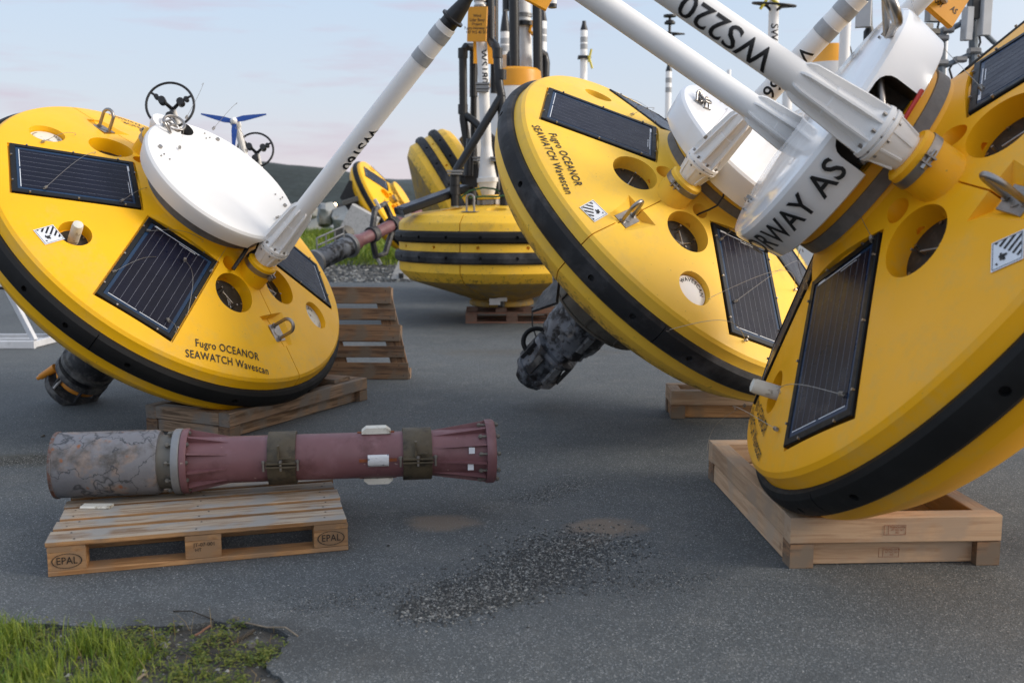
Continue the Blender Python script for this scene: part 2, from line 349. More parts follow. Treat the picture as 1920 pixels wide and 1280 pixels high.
# ------------------------------------------------------------------ buoy hull (axis z, seam along x)
KZ, ZC, RC = .319, .150, 1.330
def dz(r): return ZC + KZ*(RC - r)
PROF = [(0, -.66), (.30, -.66), (.34, -.58), (.60, -.50), (1.20, -.280), (1.235, -.262), (1.335, -.165), (1.350, -.14), (1.352, -.066), (1.352, .060), (1.345, .075),
        (1.338, .130), (1.322, .150), (1.300, dz(1.300)), (1.20, dz(1.2)), (1.05, dz(1.05)), (.90, dz(.9)), (.75, dz(.75)), (.60, dz(.6)), (.52, dz(.52)), (.47, dz(.47)+.006), (.435, dz(.435)+.02),
        (.420, .475), (.418, .50), (.418, .575), (.41, .585), (0, .585)]
HOLES = [(.735, 19.5, .146, -.105), (.735, 199.5, .146, -.105), (.735, -19.5, .146, -.105), (.735, 160.5, .146, -.105)]
def pock(r, a):                             # frame on the deck surface, z along its normal, x outwards
    th_ = math.atan(KZ); a = R(a); z = Vector((math.sin(th_)*math.cos(a), math.sin(th_)*math.sin(a), math.cos(th_))); y = Vector((-math.sin(a), math.cos(a), 0)); x = y.cross(z)
    return Matrix(((x.x, y.x, z.x, r*math.cos(a)), (x.y, y.y, z.y, r*math.sin(a)), (x.z, y.z, z.z, dz(r)), (0, 0, 0, 1)))
def pol(r, a): return (r*math.cos(R(a)), r*math.sin(R(a)))
PANELS = [-57.5, -122.5, 57.5, 122.5]
PIN = math.hypot(.26, .47)
def panel_frame(a):
    """local frame of a panel: x tangential, y radial outwards, z normal; centred"""
    rc_ = .838; c = Vector((*pol(rc_, a), 0))
    z_in = dz(math.hypot(.258, .458)); z_out = dz(math.hypot(.258, 1.218))
    y = Vector((math.cos(R(a))*.76, math.sin(R(a))*.76, z_out - z_in)).normalized()
    x = Vector((math.sin(R(a)), -math.cos(R(a)), 0)); z = x.cross(y)
    c.z = (z_in+z_out)/2
    return Matrix(((x.x, y.x, z.x, c.x), (x.y, y.y, z.y, c.y), (x.z, y.z, z.z, c.z), (0, 0, 0, 1)))
def ngon_prism(pts, d): pass
_hull = {}
def hull_mesh():
    if 'h' in _hull: return _hull['h']
    base = MB().rev(PROF, 192).mesh('hull', M['yellowA'], None)
    c = MB()
    for r, a, rad, zb in HOLES:
        Pk = pock(r, a); c.cyl(Pk @ Vector((0, 0, zb)), Pk @ Vector((0, 0, .3)), rad, n=48)
    for s in (1, -1):
        for sy in (1, -1):
            x, y = pol(.524, 18.5*sy); x *= s
            c.cyl((x, y, .30), (x, y, .44), .052, n=32)
        Pk = pock(1.02, -90*s); c.cyl(Pk @ Vector((0, 0, -.085)), Pk @ Vector((0, 0, .3)), .098, n=40)
        Pk = pock(1.08, 31 if s == 1 else 211); c.cyl(Pk @ Vector((0, 0, -.07)), Pk @ Vector((0, 0, .3)), .112, n=40)
        # notch round the lifting lug : inverted hip shape
        zt = dz(.9)+.06; xs = (.885, 1.115)
        t = [(s*xs[0], -.215, zt), (s*xs[1], -.215, zt), (s*xs[1], .215, zt), (s*xs[0], .215, zt), (s*xs[0], -.05, dz(.90)-.045), (s*xs[1], -.05, dz(1.1)-.02), (s*xs[1], .05, dz(1.1)-.02), (s*xs[0], .05, dz(.90)-.045)]
        fs = [(3,2,1,0),(4,5,6,7),(0,1,5,4),(1,2,6,5),(2,3,7,6),(3,0,4,7)]
        if s < 0: fs = [f[::-1] for f in fs]
        fs = [f[::-1] for f in fs]
        c.add(t, fs)
        c.box((s*1.05, 0, 0), (.98, .007, .9))
    for a in PANELS:
        F4 = panel_frame(a)
        c.add([F4 @ Vector((x, y, z)) for z in (-.016, .16) for x, y in ((-.268, -.392), (.268, -.392), (.268, .392), (-.268, .392))],
              [(3,2,1,0),(4,5,6,7),(0,1,5,4),(1,2,6,5),(2,3,7,6),(3,0,4,7)])
    # keep the panel cutters off the hub: hub is re-added as a collar below
    cm_ = c.mesh('cut', M['yellowA'], None)
    bm = bmesh.new(); bm.from_mesh(cm_); bmesh.ops.recalc_face_normals(bm, faces=bm.faces); bm.to_mesh(cm_); bm.free()
    _hull['h'] = boolean(base, cm_); return _hull['h']
def band_mesh():
    if 'b' in _hull: return _hull['b']
    pr = [(1.35, -.070), (1.372, -.070), (1.392, -.052), (1.402, -.02), (1.402, .02), (1.392, .052), (1.372, .070), (1.35, .070)]
    base = MB().rev(pr, 192, close=True).mesh('band', M['rubber'], None)
    c = MB()
    for i in range(16):
        a = R(30*i+7.5) if i < 12 else R(90*i+20.5); d = Vector((math.cos(a), math.sin(a), 0)); c.cyl(d*1.375, d*1.45, .019, n=16)
    for i in range(4):
        a = R(90*i+28); d = Vector((math.cos(a), math.sin(a), 0)); Mr = Matrix.Rotation(a, 3, 'Z'); c.box(d*1.40, (.05, .006, .2), Mr)
    _hull['b'] = boolean(base, c.mesh('cut', M['rubber'], None)); return _hull['b']
def cap_mesh(r, z0, z1, notch):
    pr = [(0, z0), (r-.045, z0), (r-.035, z0+.006), (r-.008, z1-.045), (r-.010, z1-.022), (r-.022, z1-.006), (r-.045, z1), (r*.5, z1+.004), (0, z1+.006)]
    base = MB().rev(pr, 128).mesh('cap', [M['whiteg'], M['dark']], None)
    c = MB()
    for (x, hw, depth, dn) in notch:
        if depth:                              # arched opening in the side wall, y from -hw to depth
            zt = z1-.035; pf = [(-hw, z0-.02), (depth, z0-.02), (depth, zt-.06), (depth-.005, zt-.037), (depth-.018, zt-.018), (depth-.037, zt-.005), (depth-.06, zt), (-hw+.06, zt), (-hw+.037, zt-.005), (-hw+.018, zt-.018), (-hw+.005, zt-.037), (-hw, zt-.06)]
            n = len(pf); c.add([Vector((x_, y_, z_)) for x_ in (.34, .8) for y_, z_ in pf], [(i, (i+1) % n, n+(i+1) % n, n+i) for i in range(n)]+[tuple(range(n))[::-1], tuple(range(n, 2*n))], 1); continue
        s = 1 if x > 0 else -1
        # rounded slot cut in from the rim
        pts = [(s*.9, -hw)] + [(s*(abs(x)) - s*hw*.75*math.cos(t), hw*math.sin(t)) for t in [(-PI/2)+PI*i/14 for i in range(15)]] + [(s*.9, hw)]
        c.prism(pts, z0-.01+dn, z1+.05, m=1)
    cm_ = c.mesh('cut', [M['whiteg'], M['dark']], None)
    bm = bmesh.new(); bm.from_mesh(cm_); bmesh.ops.recalc_face_normals(bm, faces=bm.faces); bm.to_mesh(cm_); bm.free()
    return boolean(base, cm_)
def solar_panel(parent, F4, lab=None):
    o = MB()
    hw, hl, t = .256, .380, .030
    o.add([(x*a, y*b_, z) for z, a, b_ in ((-.014, hw, hl), (.008, hw, hl), (.012, hw-.004, hl-.004), (.012, hw-t, hl-t), (.006, hw-t-.002, hl-t-.002)) for x, y in ((-1,-1),(1,-1),(1,1),(-1,1))],
          [(3,2,1,0)] + [(k*4+i, k*4+(i+1) % 4, k*4+4+(i+1) % 4, k*4+4+i) for k in range(4) for i in range(4)])
    pf = o.build('solar_panel', M['panelframe'], parent, None, label=lab); pf.matrix_local = F4
    g = MB().box((0, 0, .0045), ((hw-t)*2-.006, (hl-t)*2-.006, .005)).build('glass', M['cellrim'], pf, None)
    c = MB().box((0, -.004, .0078), (.405, .655, .0012)).build('cell_sheet', M['cell'], pf, None)
    b = MB()
    for i in range(8): b.box((-.175+.05*i, -.004, .0088), (.0016, .650, .0006))
    b.build('busbar', M['busbar'], pf, None)
    w = MB(); w.box((-.105, .328, .0091), (.19, .004, .0006)); w.box((.105, .328, .0091), (.19, .004, .0006)); w.box((.03, -.335, .0091), (.33, .004, .0006)); w.box((-.05, -.322, .0094), (.12, .0035, .0006)); w.box((.165, -.338, .0096), (.05, .012, .0006))
    w.build('print_mark', M['printw'], pf, None)
    k = MB()
    for x in (-1, 1):
        for y in (-.28, 0, .28): k.cyl((x*(hw-.006), y, .005), (x*(hw-.006), y, .020), .006, n=8)
    for x in (-.15, .12):
        for y in (-1, 1): k.cyl((x, y*(hl-.006), .005), (x, y*(hl-.006), .020), .006, n=8)
    k.build('bolt', M['steel'], pf)
    return pf
def coil_wire(parent, p, d, L, bend=.08, n=None):
    """springy bird wire: a small coil at its foot and a thin whip"""
    p = Vector(p); d = Vector(d).normalized(); o = MB(); q = d.orthogonal().normalized(); w = d.cross(q)
    pts = [p + d*(.030*i/24) + (q*math.cos(i*PI/3)+w*math.sin(i*PI/3))*.009 for i in range(25)]
    o.tube(pts, .0016, 5)
    pts = [p + d*(.03+L*i/10) + q*bend*(i/10)**2 for i in range(11)]; o.tube(pts, .0014, 4)
    e = pts[-1]; o.ring(e+q*.006, .006, .0011, 10, Matrix((d, q, d.cross(q))).transposed(), k=4)
    return o.build('bird_wire', M['wire'], parent)
def mast(parent, x, z0, length, text, tz, tread, tphi, tapes=(), top='cone', r=.061, size=.115, tspace=1.0):
    """mast: ribbed foot, tube, tapes, lettering, black top cone; x = place on the seam"""
    f = MB()
    f.rev([(.055, z0), (.070, z0), (.078, z0+.03), (.098, z0+.10), (.106, z0+.106), (.108, z0+.120), (.099, z0+.123), (.099, z0+.129), (.108, z0+.132), (.106, z0+.150), (.088, z0+.157), (.072, z0+.20), (r+.004, z0+.34), (r, z0+.345)], 32, Matrix.Translation((x, 0, 0)))
    ft = f.build('mast_foot', M['white'], parent)
    c = Vector((x, 0, z0)); rb = MB()
    for pl in ([(.105, .152), (.101, .24), (r+.022, .45), (r+.012, .475), (r-.01, .50), (.05, .152)], [(.103, .106), (.082, .012), (.06, .02), (.07, .106)]):
        vs = [Vector((a_, t_, z_)) for t_ in (.0045, -.0045) for a_, z_ in pl]; n = len(pl)
        rb.add(vs, [(j, (j+1) % n, n+(j+1) % n, n+j) for j in range(n)]+[tuple(range(n))[::-1], tuple(range(n, 2*n))])
    rme = rb.mesh('rib', M['white'], None)
    for i in range(8):
        o_ = link('rib', rme, ft); o_.location = c; o_.rotation_euler = (0, 0, 2*PI*i/8+.2)
    bo = MB()
    for i in range(8):
        a = 2*PI*i/8+.2+.39; c = Vector((x+.095*math.cos(a), .095*math.sin(a), 0)); bo.cyl(c+Vector((0, 0, z0+.092)), c+Vector((0, 0, z0+.168)), .0075, n=6)
    bo.build('bolt', M['steel'], ft, None)
    tb = MB().rev([(r, z0+.30), (r, z0+length-.001), (r-.004, z0+length)], 40, Matrix.Translation((x, 0, 0))).build('mast_tube', M['white'], parent)
    for z in tapes:
        MB().rev([(r+.001, z-.035), (r+.0022, z-.034), (r+.0022, z+.034), (r+.001, z+.035)], 40, Matrix.Translation((x, 0, 0))).build('tape_band', M['tape'], tb)
    if text:
        def fn(s, t):
            s *= tread; ph = tphi - (tread*t)/r if tread > 0 else tphi + t/r
            return Vector((x+(r+.0016)*math.cos(ph), (r+.0016)*math.sin(ph), tz+s))
        put_text('lettering', text, size, fn, M['ink'], tb, .012, tspace, .018)
    if top == 'cone':
        zt = z0+length
        MB().rev([(r-.006, zt-.01), (r-.008, zt+.035), (r+.012, zt+.045), (r+.012, zt+.058), (r-.006, zt+.062), (r-.02, zt+.16), (.03, zt+.2), (.03, zt+.5)], 32, Matrix.Translation((x, 0, 0))).build('top_cone', M['black'], parent)
    return tb
def collar(parent, x, ymat):
    MB().rev([(.107, .22), (.107, .40), (.107, .43), (.108, .455), (.108, .52), (.098, .53), (.05, .53)], 40, Matrix.Translation((x, 0, 0))).build('mast_collar', ymat, parent)
    c = MB(); c.rev([(.109, .462), (.1125, .463), (.1125, .497), (.109, .498)], 40, Matrix.Translation((x, 0, 0)))
    s = 1 if x > 0 else -1
    c.box((x+s*.122, .014, .48), (.03, .006, .04)); c.box((x+s*.122, -.014, .48), (.03, .006, .04)); c.cyl((x+s*.125, -.035, .48), (x+s*.125, .04, .48), .007, n=8); c.cyl((x+s*.125, -.036, .48), (x+s*.125, -.02, .48), .012, n=6)
    c.build('clamp_ring', M['steel'], parent)
def lug(parent, s):
    zt = dz(1.0)-.022
    tilt = Matrix.Rotation(s*math.atan(KZ), 4, 'Y')
    Mx = Matrix.Translation((s*1.0, 0, zt)) @ tilt
    o = MB(); o.cbox((0, 0, 0), (.12, .10, .009), .002); o.box((s*.064, 0, -.030), (.009, .10, .068)); 
    pl = o.build('lug_plate', M['steel'], parent, None); pl.matrix_local = Mx
    b = MB(); h = .150; w = .048
    pts = [(-w, 0, -.01), (-w, 0, h-w)] + [(-w*math.cos(t), 0, h-w+w*math.sin(t)) for t in [PI*i/12 for i in range(1, 12)]] + [(w, 0, h-w), (w, 0, -.01)]
    b.tube(pts, .012, 12); b.cyl((-w, 0, .003), (-w, 0, .012), .019, n=6); b.cyl((w, 0, .003), (w, 0, .012), .019, n=6)
    b.cyl((0, 0, .004), (0, 0, .007), .03, n=16)
    b.build('bow', M['steel'], pl)
def deck_fn(ang, rad, up=1, lift=.0042, flip=False):
    """flat lettering pressed on the conical deck; centre at polar (rad, ang), letter tops inwards"""
    a = R(ang); c = Vector((rad*math.cos(a), rad*math.sin(a))); e = Vector((-math.sin(a), math.cos(a))); u = -Vector((math.cos(a), math.sin(a)))
    def fn(s, t):
        p = c + e*s + u*t*1.0; return Vector((p.x, p.y, dz(p.length)+lift))
    return fn
def hazard(parent, ang, rad, rot, size=.062):
    a = R(ang); fr = deck_fn(ang, rad)
    def q(s, t, l):
        c, n = math.cos(R(rot)), math.sin(R(rot)); v = fr(s*c-t*n, s*n+t*c); v.z += l; return v
    d = size*1.0
    st = MB(); st.add([q(*p, 0) for p in ((-d, -d), (d, -d), (d, d), (-d, d))], [(0, 1, 2, 3)])
    o = st.build('hazard_sticker', M['printw'], parent, None)
    k = MB(); e = d*.9
    for s0, s1 in (((-e, -e), (e, -e)), ((e, -e), (e, e)), ((e, e), (-e, e)), ((-e, e), (-e, -e))):
        w = .0022; dx, dy = s1[0]-s0[0], s1[1]-s0[1]; L = math.hypot(dx, dy); nx, ny = -dy/L*w/2, dx/L*w/2
        k.add([q(s0[0]+nx, s0[1]+ny, .0008), q(s1[0]+nx, s1[1]+ny, .0008), q(s1[0]-nx, s1[1]-ny, .0008), q(s0[0]-nx, s0[1]-ny, .0008)], [(0, 3, 2, 1)])
    # stripes over the upper half of the diamond (corner +,+ is the top)
    for i in range(7):
        w = -.86+.29*i                               # position across, in diagonal coordinates
        def dg(h, v): return ((h+v)*d*.5*1.0, (v-h)*d*.5*1.0)   # h across, v up (range -2..2 / diamond |h|+|v|<2)
        for (h0, h1) in ((w*1.9, w*1.9+.24),):
            v0 = .05; lim0 = 1.72-abs(h0); lim1 = 1.72-abs(h1)
            if lim0 <= v0 or lim1 <= v0: continue
            k.add([q(*dg(h0, v0), .001), q(*dg(h1, v0), .001), q(*dg(h1, lim1), .001), q(*dg(h0, lim0), .001)], [(0, 1, 2, 3)])
    for (h, v, r_) in ((0, -.45, .20), (.26, -.62, .14), (-.22, -.60, .15), (.12, -.25, .12), (-.35, -.40, .10), (.02, -.75, .12)):
        pts = [q(*dg(h+r_*math.cos(t)*1.1, v+r_*math.sin(t)), .001) for t in [2*PI*i/8 for i in range(8)]]
        k.add(pts, [tuple(range(8))])
    for v in (-1.25,): k.add([q(*dg(-.12, v-.08), .001), q(*dg(.12, v-.08), .001), q(*dg(.12, v+.08), .001), q(*dg(-.12, v+.08), .001)], [(0, 1, 2, 3)])
    k.build('hazard_print', M['ink'], o, None)
def hole_hatch(parent, r, a, zb, kind):
    h = MB().cyl((0, 0, zb), (0, 0, zb+.006), .140, n=40).build('hatch', M['hatch'], parent); h.matrix_local = pock(r, a)
    o = MB()
    for i in range(6):
        t = R(60*i+20); o.cyl((.122*math.cos(t), .122*math.sin(t), zb), (.122*math.cos(t), .122*math.sin(t), zb+.016), .007, n=8)
    c = Vector((0, 0, zb)); d = Vector((math.cos(R(40)), math.sin(R(40)), 0))
    for s in (-1, 1): o.cyl(c+d*.075*s, c+d*.075*s+Vector((0, 0, .055)), .006, n=8)
    o.tube([c+d*.05+Vector((0, 0, .004)), c+d*.05+Vector((0, 0, .03)), c-d*.05+Vector((0, 0, .03)), c-d*.05+Vector((0, 0, .004))], .005, 6)
    if kind and parent.name != 'tilted_buoy.002': o.tube([c+Vector((.03, -.06, .006)), c+Vector((.04, .02, .03)), c+Vector((-.05, .07, .006))], .0045, 6)
    o.build('hatch_fitting', M['steel'], h)
    MB().box((.02, .02, zb+.0068), (.05, .004, .0006)).box((.025, .032, zb+.0068), (.07, .004, .0006)).build('hatch_print', M['printw'], h, None)
def wavescan_disc(parent, s, dirty):
    d = MB().cyl((0, 0, -.068), (0, 0, -.040), .106, n=40).build('name_disc', M['dwhite'] if dirty else M['white'], parent); d.matrix_local = pock(1.08, 31 if s == 1 else 211)
    a0 = PI
    def fn(sx, t):
        rr = .078+t; an = a0 - sx/.078; return Vector((rr*math.cos(an), rr*math.sin(an), -.0385))
    put_text('name_print', 'WAVESCAN', .036, fn, M['ink'], d, .02, 1.15, .006)
    def fn2(sx, t):
        rr = .088+t; an = a0 + PI - sx/.088; return Vector((rr*math.cos(an), rr*math.sin(an), -.0385))
    put_text('name_print', 'OCEANOR', .016, fn2, M['ink'], d, .008, 1.2, .006)
def beacon(parent, s, out):
    b = MB(); z0 = -.085; Mp = pock(1.02, -90*s)
    h = MB().cyl((0, 0, z0), (0, 0, z0+.007), .090, n=32).build('beacon_base', M['hatch'], parent); h.matrix_local = Mp
    k = MB()
    for i in range(6): t = R(60*i); k.cyl((.075*math.cos(t), .075*math.sin(t), z0+.006), (.075*math.cos(t), .075*math.sin(t), z0+.015), .006, n=8)
    k.build('bolt', M['steel'], h)
    b.rev([(.031, z0+.006), (.033, z0+.02), (.033, z0+out-.02), (.030, z0+out-.004), (.02, z0+out), (0, z0+out+.001)], 28)
    b.build('beacon_tube', M['dwhite'], parent).matrix_local = Mp
def make_buoy(name, label, Rm, t, ymat, cap=(.57, .575, .71), notches=(), dirty=True, texts=(), band='rubber', capmat='whiteg'):
    root = thing(name, label, 'buoy', RT(Rm, t))
    hm = hull_mesh().copy(); hm.materials.clear(); hm.materials.append(M[ymat]); hm.materials.append(M['slime'])
    for p in hm.polygons:
        if p.center.z < -.285 and math.hypot(p.center.x, p.center.y) < 1.26: p.material_index = 1 if ymat != 'yellowC' else 0
    link('hull', hm, root)
    bm_ = band_mesh().copy(); bm_.materials.clear(); bm_.materials.append(M[band]); link('fender_band', bm_, root)
    for a in PANELS: solar_panel(root, panel_frame(a))
    # hub rim over the inner ends of the panels, strap and cap
    MB().rev([(.416, .40), (.452, .40), (.470, .405), (.452, .425), (.436, .45), (.432, .48), (.430, .565), (.424, .578), (.416, .58)], 96).build('hub_rim', M[ymat], root)
    MB().rev([(.437, .475), (.4405, .476), (.4405, .532), (.437, .533)], 96).build('strap', M['strap'], root)
    if cap:
        cme = cap_mesh(cap[0], cap[1], cap[2], notches)
        if capmat != 'whiteg': cme.materials[0] = M[capmat]
        cp_ = link('cap', cme, root); cb = MB()
        for a_ in (-118, 62, 152):
            for dr_, da_ in ((0, 0), (.03, 4), (-.03, 5)):
                q = pol(cap[0]-.12+dr_, a_+da_); cb.cyl((*q, cap[2]-.002), (*q, cap[2]+.010), .0055, n=8)
            q = pol(cap[0]-.10, a_-8); cb.box((*q, cap[2]+.010), (.022, .018, .018))
        cb.build('cap_bolt', M['steel'], cp_, None, stuff=True)
        MB().rev([(.40, .586), (.47, .586), (.47, cap[1]+.004), (.40, cap[1]+.004)], 64).build('cap_seat', M['dark'], root) if cap[1] > .59 else None
    for i, (r, a, rad, zb) in enumerate(HOLES): hole_hatch(root, r, a, zb, i < 2)
    for s in (1, -1):
        lug(root, s); wavescan_disc(root, s, dirty); collar(root, s*.60, M[ymat])
    for ang, rad, body, size, sx in texts:
        put_text('lettering', body, size, deck_fn(ang, rad), M['ink'], root, .009, 1.07, .03, sx)
    return root
POSE = {
 'A': ([[0.66092, 0.39387, 0.63878], [-0.26588, 0.91888, -0.29149], [-0.70178, 0.02282, 0.71203]], [-2.4229, 7.2294, 1.1666]),
 'B': ([[-0.53962, 0.61631, 0.57356], [-0.83773, -0.32526, -0.43865], [-0.08379, -0.71719, 0.69182]], [1.0774, 6.8772, 1.3349]),
 'C': ([[-0.09628, 0.56005, -0.82285], [-0.99529, -0.06339, 0.07332], [-0.0111, 0.82603, 0.56351]], [1.9262, 4.2944, 1.376])}
def camphi(k, x, z):
    Rm, t = POSE[k]; Rm = Matrix(Rm); p = Rm.transposed() @ (Vector((0, 0, HC)) - Vector(t)); return math.atan2(p.y, p.x-x)
T1 = [(-26.8, 1.158, 'Fugro OCEANOR', .073, .82), (-26.8, 1.240, 'SEAWATCH Wavescan', .073, .82)]
def far(ts): return [(a+180, r, b, s, x) for a, r, b, s, x in ts]

# ================================================================== STRUCTURE
# ---- asphalt
def ground_material():
    m = bpy.data.materials.new('asphalt'); m.use_nodes = True; t = m.node_tree; N = t.nodes; b = N['Principled BSDF']
    co = N.new('ShaderNodeTexCoord'); vec = co.outputs['Object']
    def nz(sc, det=5, rg=.55, dist=0):
        n = N.new('ShaderNodeTexNoise'); n.inputs['Scale'].default_value = sc; n.inputs['Detail'].default_value = det; n.inputs['Roughness'].default_value = rg; n.inputs['Distortion'].default_value = dist
        t.links.new(vec, n.inputs['Vector']); return n.outputs['Fac']
    def mr(src, a, c, lo=0, hi=1):
        n = N.new('ShaderNodeMapRange'); n.inputs['From Min'].default_value = a; n.inputs['From Max'].default_value = c
        n.inputs['To Min'].default_value = lo; n.inputs['To Max'].default_value = hi; t.links.new(src, n.inputs['Value']); return n.outputs[0]
    def mix(fac, A, B):
        n = N.new('ShaderNodeMix'); n.data_type = 'RGBA'; t.links.new(fac, n.inputs['Factor'])
        for s_, v_ in (('A', A), ('B', B)):
            if isinstance(v_, tuple): n.inputs[s_].default_value = (*v_, 1)
            else: t.links.new(v_, n.inputs[s_])
        return n.outputs['Result']
    def vo(sc):
        n = N.new('ShaderNodeTexVoronoi'); n.inputs['Scale'].default_value = sc; t.links.new(vec, n.inputs['Vector']); return n
    base = mix(mr(nz(.7, 6), .35, .65), (.078, .087, .091), (.104, .114, .118))
    base = mix(mr(nz(3.2, 6, .65), .5, .72), base, (.125, .130, .128))
    v = vo(210); sp = N.new('ShaderNodeSeparateColor'); t.links.new(v.outputs['Color'], sp.inputs[0])
    base = mix(mr(sp.outputs[0], 0, .55, .60, 0), base, (.038, .043, .046))
    base = mix(mr(sp.outputs[1], .86, .93, 0, .55), base, (.32, .335, .34))
    v2 = vo(120); sp2 = N.new('ShaderNodeSeparateColor'); t.links.new(v2.outputs['Color'], sp2.inputs[0])
    ml = N.new('ShaderNodeMath'); ml.operation = 'MULTIPLY'; t.links.new(mr(sp2.outputs[0], .972, .982), ml.inputs[0]); t.links.new(mr(v2.outputs['Distance'], .30, .36, 1, 0), ml.inputs[1])
    base = mix(ml.outputs[0], base, (.42, .42, .41))
    base = mix(mr(nz(.32, 7, .62, .6), .52, .60, 0, .45), base, (.112, .118, .116))
    base = mix(mr(nz(1.1, 8, .7, 1.2), .60, .68, 0, .5), base, (.060, .066, .069))
    # sandy stains, placed
    def blob(cx, cy, rx, ry, ang, soft=.5):
        mp = N.new('ShaderNodeMapping'); mp.vector_type = 'TEXTURE'; mp.inputs['Location'].default_value = (cx, cy, 0); mp.inputs['Rotation'].default_value = (0, 0, R(ang)); mp.inputs['Scale'].default_value = (rx, ry, 1)
        t.links.new(vec, mp.inputs[0]); ln = N.new('ShaderNodeVectorMath'); ln.operation = 'LENGTH'; t.links.new(mp.outputs[0], ln.inputs[0])
        ad = N.new('ShaderNodeMath'); ad.operation = 'ADD'; t.links.new(ln.outputs['Value'], ad.inputs[0]); t.links.new(mr(nz(6, 8, .65), .2, .8, -.45, .45), ad.inputs[1])
        return mr(ad.outputs[0], 1-soft, 1.05, 1, 0)
    for (u, v_, rx, ry, a, c, k) in SAND:
        p = gd(u, v_); f_ = blob(p.x, p.y, rx, ry, a)
        mm = N.new('ShaderNodeMath'); mm.operation = 'MULTIPLY'; t.links.new(f_, mm.inputs[0]); mm.inputs[1].default_value = k
        base = mix(mm.outputs[0], base, c)
    t.links.new(base, b.inputs['Base Color']); b.inputs['Roughness'].default_value = .82; b.inputs['Specular IOR Level'].default_value = .35
    bp = N.new('ShaderNodeBump'); bp.inputs['Strength'].default_value = .55; bp.inputs['Distance'].default_value = .004
    t.links.new(v.outputs['Distance'], bp.inputs['Height']); bp2 = N.new('ShaderNodeBump'); bp2.inputs['Strength'].default_value = .35; bp2.inputs['Distance'].default_value = .02
    t.links.new(nz(5, 8, .6), bp2.inputs['Height']); t.links.new(bp.outputs[0], bp2.inputs['Normal']); t.links.new(bp2.outputs[0], b.inputs['Normal'])
    return m
SC = (.21, .165, .125); DK = (.060, .061, .058)
SAND = [(830, 980, .20, .15, 0, SC, .7), (1130, 988, .22, .15, 10, SC, .8), (1085, 1020, .25, .08, 40, SC, .5), (1040, 1060, .40, .16, 60, DK, .35), (880, 1130, .34, .12, 20, (.09, .085, .068), .6),
        (950, 1105, .6, .12, 25, DK, .25), (40, 862, .55, .18, 5, (.075, .072, .058), .8), (450, 1190, .8, .20, -20, (.05, .051, .05), .45), (960, 590, 1.3, .5, 0, (.09, .085, .075), .6), (1000, 660, 1.2, .3, 0, (.10, .085, .065), .35)]
GM = ground_material()
# ---- ground sheet to the horizon (soil and gravel), asphalt laid above it
M['gravelbed'] = material('gravel_bed', (.085, .083, .075), .9, var=.25, scale=2, col2=(.12, .11, .09), dirt=(.035, .034, .03), dscale=12, dr=(.45, .62), bump=1, bscale=25)
M['soil'] = material('soil', (.045, .042, .036), .95, var=.3, scale=8, dirt=(.09, .085, .075), dscale=14, dr=(.5, .68), bump=1, bscale=60)
def sheet(name, x0, x1, y0, y1, nx, ny, zf, mat):
    vs = []; fs = []
    for j in range(ny+1):
        for i in range(nx+1):
            x = x0+(x1-x0)*i/nx; y = y0+(y1-y0)*j/ny; vs.append((x, y, zf(x, y)))
    for j in range(ny):
        for i in range(nx): a = j*(nx+1)+i; fs.append((a, a+1, a+nx+2, a+nx+1))
    return MB().add(vs, fs).build(name, mat, None, 180)
g = MB().add([(-1500, -300, -.02), (1500, -300, -.02), (1500, 2600, -.02), (-1500, 2600, -.02)], [(0, 1, 2, 3)]).build('ground', M['gravelbed'], None, None); tag(g, kind='structure')
# asphalt outline with a broken edge near the grass in the foreground
edge = [(560, 1300), (505, 1262), (500, 1240), (520, 1225), (538, 1205), (540, 1192), (520, 1180), (470, 1170), (400, 1165), (330, 1172), (280, 1170), (210, 1178), (140, 1172), (90, 1172), (40, 1168), (-40, 1168), (-200, 1168)]
poly = [gd(u, v) for u, v in edge]
fine = []
for i in range(len(poly)-1):
    a, b = poly[i], poly[i+1]; n = 6
    for k in range(n):
        p = a.lerp(b, k/n); q = noise.noise_vector(Vector((p.x*9, p.y*9, 3)))*.022 + noise.noise_vector(Vector((p.x*30, p.y*30, 1)))*.010
        fine.append((p.x+q.x, p.y+q.y))
fine.append((poly[-1].x, poly[-1].y))
outer = [(-30, fine[-1][1]), (-30, 20.5), (-8, 21.0), (-3, 20.3), (0, 20.8), (6, 20.2), (40, 21), (40, -4), (fine[0][0]+.1, -4)]
pts = fine + outer
bm = bmesh.new(); top = [bm.verts.new((x, y, 0)) for x, y in pts]; f0 = bm.faces.new(top)
if f0.normal.z < 0: f0.normal_flip()
ex = bmesh.ops.extrude_face_region(bm, geom=[f0]); 
for v in [e for e in ex['geom'] if isinstance(e, bmesh.types.BMVert)]: v.co.z -= .045
bmesh.ops.recalc_face_normals(bm, faces=bm.faces)
bmesh.ops.triangulate(bm, faces=bm.faces[:])
me = bpy.data.meshes.new('asphalt'); bm.to_mesh(me); bm.free(); me.materials.append(GM)
tag(link('asphalt_yard', me), kind='structure')
sl = sheet('soil_patch', -6, -.2, 1.3, 4.2, 90, 60, lambda x, y: -.019 + .004 + .012*noise.noise(Vector((x*3, y*3, 0))) - .0 , M['soil']); tag(sl, kind='structure')
# ---- gravel strip, grass bank
M['bank'] = material('bank_soil', (.05, .065, .025), .95, var=.3, scale=3, bump=1, bscale=8)
def bankz(x, y):
    t = max(0, min(1, (y-28.5)/9)); return -.015 + t*t*(3-2*t)*.42 + .10*noise.noise(Vector((x*.4, y*.4, 5)))*t
bk = sheet('grass_bank', -60, 60, 28, 60, 120, 50, lambda x, y: bankz(x, y) - max(0, (y-45))*.06, M['bank']); tag(bk, kind='structure')
